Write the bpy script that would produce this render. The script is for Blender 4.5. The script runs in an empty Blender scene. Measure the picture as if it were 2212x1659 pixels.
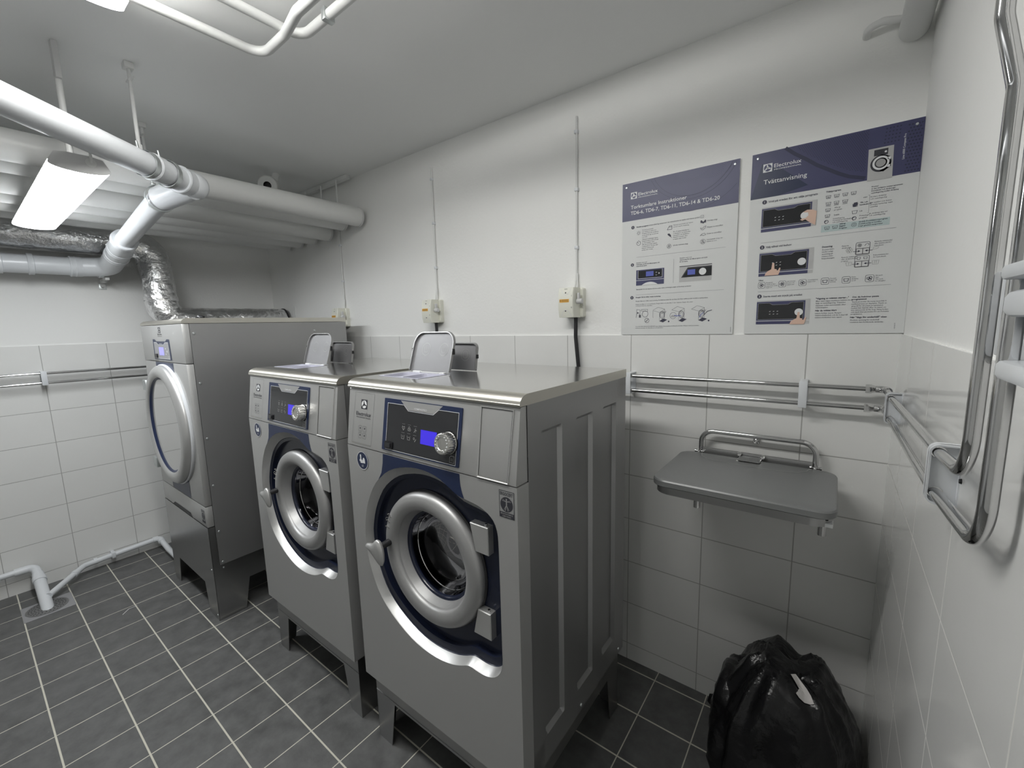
import bpy, bmesh, math, random
from mathutils import Vector, Matrix, noise
from mathutils.geometry import tessellate_polygon
from mathutils.bvhtree import BVHTree
random.seed(7)
PI = math.pi
S = bpy.context.scene
COL = S.collection

# ------------------------------------------------------------------ camera, view, world
cd = bpy.data.cameras.new('camera'); cam = bpy.data.objects.new('camera', cd); COL.objects.link(cam)
cd.sensor_fit = 'HORIZONTAL'; cd.sensor_width = 36.0
cd.lens = 919.4316 * 36.0 / 2212.0
cd.clip_start = 0.02
cam.location = (-0.1528, -1.7070, 1.5369)
cam.rotation_euler = (1.431045, 0.024967, 0.647433)
S.camera = cam
S.view_settings.view_transform = 'Standard'
S.view_settings.look = 'None'
S.view_settings.gamma = 1.0
S.view_settings.use_curve_mapping = False
S.view_settings.exposure = 1.32
w = bpy.data.worlds.new('world'); S.world = w; w.use_nodes = True
w.node_tree.nodes['Background'].inputs[0].default_value = (0.5, 0.52, 0.55, 1)
w.node_tree.nodes['Background'].inputs[1].default_value = 0.02
LAMP_POWER = 13.0          # emission of the two lamp diffusers
S.cycles.max_bounces = 14
S.cycles.diffuse_bounces = 10
S.cycles.glossy_bounces = 5
S.cycles.transmission_bounces = 6
S.cycles.caustics_reflective = False
S.cycles.caustics_refractive = False
S.cycles.sample_clamp_indirect = 4.0

# ------------------------------------------------------------------ materials
def mat(name, col, rough=0.5, metal=0.0, bump=0.0, bscale=200.0, var=0.0, vscale=6.0, spec=0.5,
        coat=0.0, stretch=None, emit=None, estr=0.0, aniso=0.0, detail=2.0, bdist=0.001, trans=0.0):
    m = bpy.data.materials.new(name); m.use_nodes = True
    nt = m.node_tree; b = nt.nodes['Principled BSDF']
    b.inputs['Base Color'].default_value = (*col, 1)
    b.inputs['Roughness'].default_value = rough
    b.inputs['Metallic'].default_value = metal
    b.inputs['Specular IOR Level'].default_value = spec
    b.inputs['Coat Weight'].default_value = coat
    b.inputs['Transmission Weight'].default_value = trans
    if aniso: b.inputs['Anisotropic'].default_value = aniso
    if emit:
        b.inputs['Emission Color'].default_value = (*emit, 1); b.inputs['Emission Strength'].default_value = estr
    tc = nt.nodes.new('ShaderNodeTexCoord'); mp = nt.nodes.new('ShaderNodeMapping')
    nt.links.new(tc.outputs['Object'], mp.inputs[0])
    if stretch: mp.inputs['Scale'].default_value = stretch
    if var > 0:
        n = nt.nodes.new('ShaderNodeTexNoise'); n.inputs['Scale'].default_value = vscale; n.inputs['Detail'].default_value = 4
        nt.links.new(mp.outputs[0], n.inputs['Vector'])
        mr = nt.nodes.new('ShaderNodeMapRange'); mr.inputs['To Min'].default_value = 1 - var; mr.inputs['To Max'].default_value = 1 + var
        nt.links.new(n.outputs[0], mr.inputs[0])
        mx = nt.nodes.new('ShaderNodeMix'); mx.data_type = 'RGBA'; mx.blend_type = 'MULTIPLY'; mx.inputs[0].default_value = 1
        mx.inputs[6].default_value = (*col, 1); nt.links.new(mr.outputs[0], mx.inputs[7])
        nt.links.new(mx.outputs[2], b.inputs['Base Color'])
    if bump > 0:
        n = nt.nodes.new('ShaderNodeTexNoise'); n.inputs['Scale'].default_value = bscale; n.inputs['Detail'].default_value = detail
        nt.links.new(mp.outputs[0], n.inputs['Vector'])
        bp = nt.nodes.new('ShaderNodeBump'); bp.inputs['Strength'].default_value = bump; bp.inputs['Distance'].default_value = bdist
        nt.links.new(n.outputs[0], bp.inputs['Height']); nt.links.new(bp.outputs[0], b.inputs['Normal'])
    return m

def grid_mat(name, tile, grout, ua, va, u0, du, v0, dv, gw, rough, vmax=None, var=0.03, vscale=3.0, bscale=60, bstr=0.05, spec=0.5, gw2=None, rvar=0.0):
    """tiles on a grid of world coordinates; ua/va pick the axes"""
    m = bpy.data.materials.new(name); m.use_nodes = True
    nt = m.node_tree; b = nt.nodes['Principled BSDF']; L = nt.links.new
    g = nt.nodes.new('ShaderNodeNewGeometry'); sp = nt.nodes.new('ShaderNodeSeparateXYZ'); L(g.outputs['Position'], sp.inputs[0])
    def M(op, a, c=None, clamp=False):
        n = nt.nodes.new('ShaderNodeMath'); n.operation = op; n.use_clamp = clamp
        for i, x in enumerate((a, c)):
            if x is None: continue
            if isinstance(x, (int, float)): n.inputs[i].default_value = x
            else: L(x, n.inputs[i])
        return n.outputs[0]
    def line(axis, o, d, width):
        t = M('DIVIDE', M('SUBTRACT', sp.outputs[axis], o), d)
        f = M('ABSOLUTE', M('SUBTRACT', t, M('ROUND', t)))
        dist = M('MULTIPLY', f, d)
        return M('MULTIPLY', M('SUBTRACT', width * 0.5 + 0.0006, dist), 1 / 0.0008, True)
    lu = line(ua, u0, du, gw); lv = line(va, v0, dv, gw2 or gw)
    if vmax is not None:
        lv = M('MULTIPLY', lv, M('LESS_THAN', sp.outputs[va], vmax))
    k = M('MAXIMUM', lu, lv)
    n = nt.nodes.new('ShaderNodeTexNoise'); n.inputs['Scale'].default_value = vscale; n.inputs['Detail'].default_value = 6; n.inputs['Roughness'].default_value = .65
    L(g.outputs['Position'], n.inputs['Vector'])
    mr = nt.nodes.new('ShaderNodeMapRange'); mr.inputs['From Min'].default_value = .3; mr.inputs['From Max'].default_value = .7
    mr.inputs['To Min'].default_value = 1 - var; mr.inputs['To Max'].default_value = 1 + var; L(n.outputs[0], mr.inputs[0])
    mx = nt.nodes.new('ShaderNodeMix'); mx.data_type = 'RGBA'; mx.blend_type = 'MULTIPLY'; mx.inputs[0].default_value = 1
    mx.inputs[6].default_value = (*tile, 1); L(mr.outputs[0], mx.inputs[7])
    m2 = nt.nodes.new('ShaderNodeMix'); m2.data_type = 'RGBA'; L(k, m2.inputs[0]); L(mx.outputs[2], m2.inputs[6]); m2.inputs[7].default_value = (*grout, 1)
    L(m2.outputs[2], b.inputs['Base Color'])
    L(M('ADD', M('MULTIPLY', k, .8 - rough), M('ADD', rough, M('MULTIPLY', M('SUBTRACT', n.outputs[0], .5), rvar))), b.inputs['Roughness'])
    b.inputs['Specular IOR Level'].default_value = spec
    n2 = nt.nodes.new('ShaderNodeTexNoise'); n2.inputs['Scale'].default_value = bscale; n2.inputs['Detail'].default_value = 3; L(g.outputs['Position'], n2.inputs['Vector'])
    h = M('SUBTRACT', M('MULTIPLY', n2.outputs[0], bstr), k)
    bp = nt.nodes.new('ShaderNodeBump'); bp.inputs['Strength'].default_value = 0.35; bp.inputs['Distance'].default_value = .0012
    L(h, bp.inputs['Height']); L(bp.outputs[0], b.inputs['Normal'])
    return m

WT, WG = (.80, .80, .785), (.42, .415, .40)
TOP = 1.4796
M_ = {}
def D(k, *a, **kw): M_[k] = mat(k, *a, **kw)
M_['tile_back'] = grid_mat('tile_back', WT, WG, 0, 2, -.5272, .30038, TOP, .2, .003, .09, TOP - .3, var=.015)
M_['tile_left'] = grid_mat('tile_left', WT, WG, 1, 2, -1.0767, .30038, TOP, .2, .003, .09, TOP - .3, var=.015)
M_['tile_right'] = grid_mat('tile_right', WT, (.70, .69, .66), 1, 2, -.5530, .3035, TOP, .2, .003, .09, TOP - .3, var=.015)
M_['floor_tile'] = grid_mat('floor_tile', (.105, .106, .105), (.60, .58, .50), 0, 1, -3.6533, .19815, -1.048, .1993, .0034, .42,
                            var=.28, vscale=14, bscale=160, bstr=.5, gw2=.0052, rvar=.3)
D('plaster', (.86, .86, .845), .75, bump=.35, bscale=90, var=.012, vscale=2.5, detail=4, bdist=.002)
D('ceiling_paint', (.88, .885, .88), .8, bump=.15, bscale=50, var=.015, vscale=2, detail=4, bdist=.002)
D('white_paint', (.72, .725, .715), .38, bump=.12, bscale=30, var=.01, vscale=5, detail=3)
D('white_plastic', (.70, .72, .745), .3, var=.01, vscale=9)
D('cream_plastic', (.76, .76, .68), .35, var=.01, vscale=9)
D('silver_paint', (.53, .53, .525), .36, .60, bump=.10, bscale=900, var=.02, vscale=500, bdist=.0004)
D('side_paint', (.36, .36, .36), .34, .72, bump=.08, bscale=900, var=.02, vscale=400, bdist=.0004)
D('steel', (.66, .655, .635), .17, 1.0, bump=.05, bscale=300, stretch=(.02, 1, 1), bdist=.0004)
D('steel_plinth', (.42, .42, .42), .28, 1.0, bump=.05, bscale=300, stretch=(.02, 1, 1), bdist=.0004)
D('chrome', (.62, .62, .62), .07, 1.0, bump=.02, bscale=80, bdist=.0003)
D('knob_metal', (.72, .71, .68), .26, 1.0, bump=.03, bscale=400, bdist=.0002)
D('foil', (.90, .90, .91), .24, 1.0, bump=1.0, bscale=26, detail=5, bdist=.012)
D('galvanised', (.62, .65, .65), .38, .9, var=.08, vscale=60)
D('navy', (.014, .024, .068), .34, var=.02)
D('navy_gloss', (.012, .016, .035), .22, bump=.02, bscale=60, var=.02)
D('panel_black', (.030, .031, .034), .09, var=.03)
D('black_plastic', (.012, .012, .014), .3, var=.03)
D('rubber', (.015, .015, .017), .5, var=.05)
D('ink', (.035, .035, .045), .5, var=.02)
D('print_white', (.78, .79, .80), .45, var=.01)
D('print_grey', (.30, .30, .31), .5, var=.01)
D('screen_blue', (.03, .02, .35), .2, emit=(.06, .035, .80), estr=.24, var=.01)
D('screen_violet', (.2, .2, .5), .2, emit=(.38, .36, .85), estr=.25, var=.01)
D('poster_white', (.70, .71, .705), .42, var=.008)
D('poster_navy', (.055, .058, .135), .38, var=.10, vscale=4)
D('poster_hole', (.028, .030, .07), .5, var=.02)
D('poster_ink', (.045, .045, .075), .5, var=.02)
D('poster_rule', (.33, .33, .35), .5, var=.02)
D('poster_mint', (.50, .60, .60), .5, var=.02)
D('poster_silver', (.50, .50, .50), .4, var=.1, vscale=30)
D('poster_blue', (.10, .13, .50), .4, var=.02)
D('skin_print', (.72, .50, .40), .5, var=.02)
D('steel_brushed', (.64, .62, .565), .36, 1.0, bump=.05, bscale=300, stretch=(.02, 1, 1), bdist=.0004)
D('door_paint', (.38, .38, .38), .42, .55, bump=.10, bscale=900, var=.03, vscale=500, bdist=.0004)
D('drum', (.030, .030, .032), .48, .6, bump=.05, bscale=60)
D('label_grey', (.40, .40, .40), .4, .4, var=.02)
D('label_orange', (.80, .42, .05), .4, var=.02)
D('bag', (.006, .006, .007), .26, bump=.5, bscale=26, detail=5, bdist=.012, spec=.45)
D('paper', (.55, .53, .52), .6, var=.1, vscale=40)
D('shelf_board', (.175, .18, .18), .30, var=.02, bump=.03, bscale=200)
D('grate', (.30, .30, .30), .4, .8, var=.1, vscale=30)
D('flap_grey', (.27, .27, .28), .42, .25, var=.01)
D('tray_lilac', (.50, .50, .60), .35, var=.02)
D('diffuser', (.9, .9, .9), .5, emit=(1.0, .995, .965), estr=LAMP_POWER)
D('diffuser_cool', (.9, .9, .9), .5, emit=(.955, .985, 1.0), estr=LAMP_POWER)
D('lamp_housing', (.62, .62, .62), .45, var=.01)
# door glass: dark tinted glossy glass
def glass(name, tint, rough=.02, mixf=.35, gc=(.9, .9, .9)):
    m = bpy.data.materials.new(name); m.use_nodes = True; nt = m.node_tree; nt.nodes.clear()
    o = nt.nodes.new('ShaderNodeOutputMaterial'); t = nt.nodes.new('ShaderNodeBsdfTransparent'); t.inputs[0].default_value = (*tint, 1)
    g = nt.nodes.new('ShaderNodeBsdfGlossy'); g.inputs[0].default_value = (*gc, 1); g.inputs[1].default_value = rough
    f = nt.nodes.new('ShaderNodeFresnel'); f.inputs[0].default_value = 1.5
    a = nt.nodes.new('ShaderNodeMath'); a.operation = 'ADD'; a.inputs[1].default_value = mixf; a.use_clamp = True
    n = nt.nodes.new('ShaderNodeTexNoise'); n.inputs['Scale'].default_value = 9
    bp = nt.nodes.new('ShaderNodeBump'); bp.inputs['Strength'].default_value = .1; bp.inputs['Distance'].default_value = .0004; nt.links.new(n.outputs[0], bp.inputs['Height']); nt.links.new(bp.outputs[0], g.inputs['Normal'])
    mx = nt.nodes.new('ShaderNodeMixShader')
    nt.links.new(f.outputs[0], a.inputs[0]); nt.links.new(a.outputs[0], mx.inputs[0]); nt.links.new(t.outputs[0], mx.inputs[1]); nt.links.new(g.outputs[0], mx.inputs[2]); nt.links.new(mx.outputs[0], o.inputs[0])
    return m
M_['glass_dark'] = glass('glass_dark', (.30, .31, .34), .02, .0, (.42, .42, .44))
M_['glass_mirror'] = glass('glass_mirror', (.25, .25, .27), .03, .62)

# ------------------------------------------------------------------ mesh helpers
class MB:
    def __init__(s): s.v = []; s.f = []; s.m = []
    def add(s, vs, fs, mi=0):
        o = len(s.v); s.v += [tuple(p) for p in vs]
        for f in fs: s.f.append(tuple(i + o for i in f)); s.m.append(mi)
        return s
    def box(s, x0, x1, y0, y1, z0, z1, bev=0.0, mi=0, seg=2, M=None):
        bm = bmesh.new(); bmesh.ops.create_cube(bm, size=1)
        for p in bm.verts:
            p.co = Vector(((x0 + x1) / 2 + p.co.x * (x1 - x0), (y0 + y1) / 2 + p.co.y * (y1 - y0), (z0 + z1) / 2 + p.co.z * (z1 - z0)))
        if bev > 0: bmesh.ops.bevel(bm, geom=bm.edges[:], offset=bev, segments=seg, affect='EDGES', profile=.5)
        if M is not None: bmesh.ops.transform(bm, matrix=M, verts=bm.verts)
        bm.verts.index_update()
        s.add([p.co for p in bm.verts], [[p.index for p in f.verts] for f in bm.faces], mi); bm.free(); return s
    def loft(s, loops, closed=True, mi=0, cap0=False, cap1=False):
        n = len(loops[0]); vs = [p for l in loops for p in l]; fs = []
        for a in range(len(loops) - 1):
            for i in range(n if closed else n - 1):
                j = (i + 1) % n; fs.append((a * n + i, a * n + j, (a + 1) * n + j, (a + 1) * n + i))
        if cap0: fs.append(tuple(reversed(range(n))))
        if cap1: fs.append(tuple((len(loops) - 1) * n + i for i in range(n)))
        return s.add(vs, fs, mi)
    def tube(s, path, r, seg=16, caps=True, mi=0):
        P = [Vector(p) for p in path]; n = len(P)
        R = r if isinstance(r, (list, tuple)) else [r] * n
        T = [((P[min(i + 1, n - 1)] - P[i]).normalized() + (P[i] - P[max(i - 1, 0)]).normalized()).normalized() for i in range(n)]
        a = Vector((0, 0, 1)) if abs(T[0].z) < .9 else Vector((1, 0, 0))
        N = (a - T[0] * a.dot(T[0])).normalized(); loops = []
        for i in range(n):
            N = (N - T[i] * N.dot(T[i])).normalized(); B = T[i].cross(N)
            loops.append([P[i] + (N * math.cos(2 * PI * k / seg) + B * math.sin(2 * PI * k / seg)) * R[i] for k in range(seg)])
        return s.loft(loops, True, mi, caps, caps)
    def lathe(s, prof, c, ax, seg=48, mi=0, closed=False):
        """prof = [(radius, height along ax)]"""
        A = Vector(ax).normalized(); a = Vector((0, 0, 1)) if abs(A.z) < .9 else Vector((1, 0, 0))
        N = (a - A * a.dot(A)).normalized(); B = A.cross(N); C = Vector(c)
        pr = list(prof) + ([prof[0]] if closed else [])
        loops = [[C + A * h + (N * math.cos(2 * PI * k / seg) + B * math.sin(2 * PI * k / seg)) * max(r, 1e-5) for k in range(seg)] for r, h in pr]
        return s.loft(loops, True, mi)
    def poly(s, outer, mp, w=0.0, holes=(), mi=0, w0=None):
        """flat shape in (u,v) mapped by mp(u,v,w); w0 given: a solid from w0 to w"""
        lists = [[Vector((u, v, 0)) for u, v in outer]] + [[Vector((u, v, 0)) for u, v in h] for h in holes]
        tris = tessellate_polygon(lists); flat = [p for l in lists for p in l]
        s.add([mp(p.x, p.y, w) for p in flat], [tuple(t) for t in tris], mi)
        if w0 is not None:
            s.add([mp(p.x, p.y, w0) for p in flat], [tuple(reversed(t)) for t in tris], mi)
            for l in lists:
                n = len(l)
                s.add([mp(p.x, p.y, w) for p in l] + [mp(p.x, p.y, w0) for p in l], [(i, (i + 1) % n, n + (i + 1) % n, n + i) for i in range(n)], mi)
        return s
    def stroke(s, pts, wd, mp, w=0.0, closed=False, mi=0):
        P = [Vector(p) for p in pts]; n = len(P); L = []; R = []
        for i in range(n):
            a = P[i] - P[i - 1] if (i > 0 or closed) else P[1] - P[0]
            b = P[(i + 1) % n] - P[i] if (i < n - 1 or closed) else a
            a = a.normalized() if a.length else Vector((1, 0)); b = b.normalized() if b.length else a
            t = (a + b); t = t.normalized() if t.length > .01 else a
            nn = Vector((-t.y, t.x)); k = max(.35, abs(nn.dot(Vector((-a.y, a.x)))))
            L.append(P[i] + nn * wd / 2 / k); R.append(P[i] - nn * wd / 2 / k)
        vs = [mp(p.x, p.y, w) for p in L] + [mp(p.x, p.y, w) for p in R]
        fs = [(i, (i + 1) % n, n + (i + 1) % n, n + i) for i in range(n if closed else n - 1)]
        return s.add(vs, fs, mi)
    def rect(s, u0, v0, u1, v1, mp, w=0.0, mi=0): return s.poly([(u0, v0), (u1, v0), (u1, v1), (u0, v1)], mp, w, mi=mi)
    def text(s, body, u, v, size, mp, w=0.0, width=None, bold=0.0, mi=0, align='LEFT', rot=0.0, res=2):
        c = bpy.data.curves.new('t', 'FONT'); c.body = body; c.size = size; c.offset = bold * size; c.resolution_u = res; c.fill_mode = 'FRONT'
        o = bpy.data.objects.new('t', c); me = bpy.data.meshes.new_from_object(o)
        if len(me.vertices):
            xs = [p.co.x for p in me.vertices]; x0, x1 = min(xs), max(xs)
            k = width / (x1 - x0) if width else 1.0
            off = {'LEFT': -x0, 'CENTER': -(x0 + x1) / 2, 'RIGHT': -x1}[align]
            cr, sr = math.cos(rot), math.sin(rot); vs = []
            for p in me.vertices:
                a, b = (p.co.x + off) * k, p.co.y
                vs.append(mp(u + a * cr - b * sr, v + a * sr + b * cr, w))
            s.add(vs, [tuple(f.vertices) for f in me.polygons], mi)
        bpy.data.objects.remove(o); bpy.data.curves.remove(c); bpy.data.meshes.remove(me); return s
    def build(s, name, m, parent=None, origin=None, sharp=38, fix=True):
        if origin is None:
            r = parent
            while r is not None and r.parent is not None: r = r.parent
            origin = r.location.copy() if r is not None else Vector((0, 0, 0))
        O = Vector(origin); me = bpy.data.meshes.new(name)
        me.from_pydata([Vector(p) - O for p in s.v], [], s.f)
        for mm in (m if isinstance(m, (list, tuple)) else [m]): me.materials.append(M_[mm] if isinstance(mm, str) else mm)
        for i, p in enumerate(me.polygons): p.material_index = s.m[i]; p.use_smooth = True
        if fix:
            bm = bmesh.new(); bm.from_mesh(me); bmesh.ops.remove_doubles(bm, verts=bm.verts, dist=1e-6)
            bmesh.ops.recalc_face_normals(bm, faces=bm.faces); bm.to_mesh(me); bm.free()
        try: me.set_sharp_from_angle(angle=math.radians(sharp))
        except Exception: pass
        o = bpy.data.objects.new(name, me); COL.objects.link(o)
        if parent is not None: o.parent = parent
        else: o.location = O
        return o

def build_each(mb, name, m, parent, gap=None, **kw):
    """one object for every connected piece"""
    par = list(range(len(mb.v)))
    key = {}
    for i, p in enumerate(mb.v):
        k = (round(p[0], 6), round(p[1], 6), round(p[2], 6))
        if k in key: par[i] = key[k]
        else: key[k] = i
    def find(i):
        while par[i] != i: par[i] = par[par[i]]; i = par[i]
        return i
    for f in mb.f:
        a = find(f[0])
        for j in f[1:]:
            b = find(j)
            if a != b: par[b] = a
    groups = {}
    for q, f in enumerate(mb.f): groups.setdefault(find(f[0]), []).append(q)
    groups = list(groups.values())
    if gap is not None:                                    # join pieces lying closer than gap: one symbol each
        def bb(g):
            P_ = [mb.v[i] for q in g for i in mb.f[q]]
            return [min(p[k] for p in P_) for k in range(3)] + [max(p[k] for p in P_) for k in range(3)]
        B_ = [bb(g) for g in groups]; again = True
        while again:
            again = False
            for i in range(len(groups)):
                for j in range(len(groups) - 1, i, -1):
                    if all(B_[i][k] - gap <= B_[j][k + 3] and B_[j][k] - gap <= B_[i][k + 3] for k in range(3)):
                        groups[i] += groups.pop(j); b = B_.pop(j); B_[i] = [min(B_[i][k], b[k]) for k in range(3)] + [max(B_[i][k + 3], b[k + 3]) for k in range(3)]; again = True
    out = []
    for g in groups:
        n = MB(); mp_ = {}
        for q in g:
            for i in mb.f[q]:
                if i not in mp_: mp_[i] = len(n.v); n.v.append(mb.v[i])
            n.f.append(tuple(mp_[i] for i in mb.f[q])); n.m.append(mb.m[q])
        out.append(n.build(name, m, parent, **kw))
    return out

def fillet(pts, r, n=7):
    P = [Vector(p) for p in pts]; R = r if isinstance(r, (list, tuple)) else [r] * len(P); out = [P[0]]
    for i in range(1, len(P) - 1):
        a = (P[i - 1] - P[i]); b = (P[i + 1] - P[i]); la, lb = a.length, b.length; a.normalize(); b.normalize()
        ang = a.angle(b); 
        if ang > PI - .02: out.append(P[i]); continue
        d = min(R[i] / math.tan(ang / 2), la * .49, lb * .49); rr = d * math.tan(ang / 2)
        bis = (a + b).normalized(); c = P[i] + bis * (rr / math.sin(ang / 2))
        s0 = P[i] + a * d - c; s1 = P[i] + b * d - c; th = s0.angle(s1); axis = s0.cross(s1).normalized()
        for k in range(n + 1): out.append(c + Matrix.Rotation(th * k / n, 3, axis) @ s0)
    out.append(P[-1]); return out
def rrect(u0, v0, u1, v1, r, n=5):
    out = []
    for cx, cy, a0 in ((u1 - r, v1 - r, 0), (u0 + r, v1 - r, 90), (u0 + r, v0 + r, 180), (u1 - r, v0 + r, 270)):
        for k in range(n + 1):
            a = math.radians(a0 + 90 * k / n); out.append((cx + r * math.cos(a), cy + r * math.sin(a)))
    return out
def circ(u, v, r, n=32, a0=0, a1=360, full=True):
    m = n if full else n + 1
    return [(u + r * math.cos(math.radians(a0 + (a1 - a0) * k / n)), v + r * math.sin(math.radians(a0 + (a1 - a0) * k / n))) for k in range(m)]
def smooth2(P, it=2):
    for _ in range(it):
        Q = []; n = len(P)
        for i in range(n):
            a, b = P[i], P[(i + 1) % n]
            Q += [(a[0] * .75 + b[0] * .25, a[1] * .75 + b[1] * .25), (a[0] * .25 + b[0] * .75, a[1] * .25 + b[1] * .75)]
        P = Q
    return P
def inset(P, f):
    """move a closed outline inward by f(nx,nz)"""
    n = len(P); ar = sum(P[i][0] * P[(i + 1) % n][1] - P[(i + 1) % n][0] * P[i][1] for i in range(n)); sg = 1 if ar > 0 else -1; out = []
    for i in range(n):
        a = Vector(P[i]) - Vector(P[i - 1]); b = Vector(P[(i + 1) % n]) - Vector(P[i]); t = (a.normalized() + b.normalized()).normalized()
        nn = Vector((t.y, -t.x)) * sg; d = f(nn.x, nn.y) if callable(f) else f
        out.append((P[i][0] - nn.x * d, P[i][1] - nn.y * d))
    return out
def props(o, label=None, cat=None, group=None, kind=None):
    if label: o['label'] = label
    if cat: o['category'] = cat
    if group: o['group'] = group
    if kind: o['kind'] = kind
    return o
def thing(name, loc, label, cat, group=None):
    o = bpy.data.objects.new(name, None); o.empty_display_size = .1; COL.objects.link(o); o.location = loc
    return props(o, label, cat, group)
def copy_tree(o, parent=None):
    c = o.copy(); COL.objects.link(c)
    if parent is not None: c.parent = parent
    for ch in list(o.children): copy_tree(ch, c)
    return c

# ------------------------------------------------------------------ the room
XL, YF, H, TP = -3.982, -3.55, 2.5, .006
def struct(name, mb, m, parent=None, origin=(0, 0, 0)):
    o = mb.build(name, m, parent, None if parent is not None else origin); o['kind'] = 'structure'; return o
struct('floor', MB().box(XL - .1, .1, YF - .1, .1, -.1, 0), 'floor_tile')
struct('ceiling', MB().box(XL - .1, .1, YF - .1, .1, H, H + .1), 'ceiling_paint')
wb = struct('wall_back', MB().box(XL - .1, .1, TP, .1, 0, H), 'plaster')
struct('tile_cladding', MB().box(XL, 0, 0, TP, 0, TOP), 'tile_back', wb)
wl = struct('wall_left', MB().box(XL - .1, XL - TP, YF - .1, TP, 0, H), 'plaster')
struct('tile_cladding', MB().box(XL - TP, XL, YF, 0, 0, TOP), 'tile_left', wl)
wr = struct('wall_right', MB().box(TP, .1, YF - .1, TP, 0, H), 'plaster')
struct('tile_cladding', MB().box(0, TP, YF, 0, 0, TOP), 'tile_right', wr)
wf = struct('wall_front', MB().box(XL - .1, .1, YF - .1, YF - TP, 0, H), 'plaster')
struct('tile_cladding', MB().box(XL, 0, YF - TP, YF, 0, TOP), 'tile_back', wf)

# ------------------------------------------------------------------ maps from (u, v, offset) to the world
def wallmap(x0, z0, y0=0.0):                       # on the back wall
    return lambda u, v, w: (x0 + u, y0 - w, z0 + v)
def logo(dark, light, cu, cv, s, mp, w, half=None):
    """square emblem: field, disc and three swept blades"""
    h = s / 2; hu = half if half else h
    k = hu / h
    dark.poly([(cu - hu, cv - h), (cu + hu, cv - h), (cu + hu, cv + h), (cu - hu, cv + h)], mp, w)
    light.poly([(cu + (x - cu) * k, y) for x, y in circ(cu, cv, h * .84, 32)], mp, w + .0003)
    for a in (90, 210, 330):
        pts = []
        for t in range(7):
            r = h * .9 * t / 6; pts.append((r, math.radians(a + 14 * t / 6)))
        L = [(r * math.cos(b) , r * math.sin(b)) for r, b in pts]
        out = []
        for i, (x, y) in enumerate(L): out.append((x, y, h * (.07 + .17 * (1 - i / 6) ** 1.2)))
        A = []; B = []
        for x, y, wd in out:
            n = Vector((-math.sin(math.radians(a)), math.cos(math.radians(a)))); A.append((cu + (x + n.x * wd) * k, cv + y + n.y * wd)); B.append((cu + (x - n.x * wd) * k, cv + y - n.y * wd))
        dark.poly(A + B[::-1], mp, w + .0006)

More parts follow.
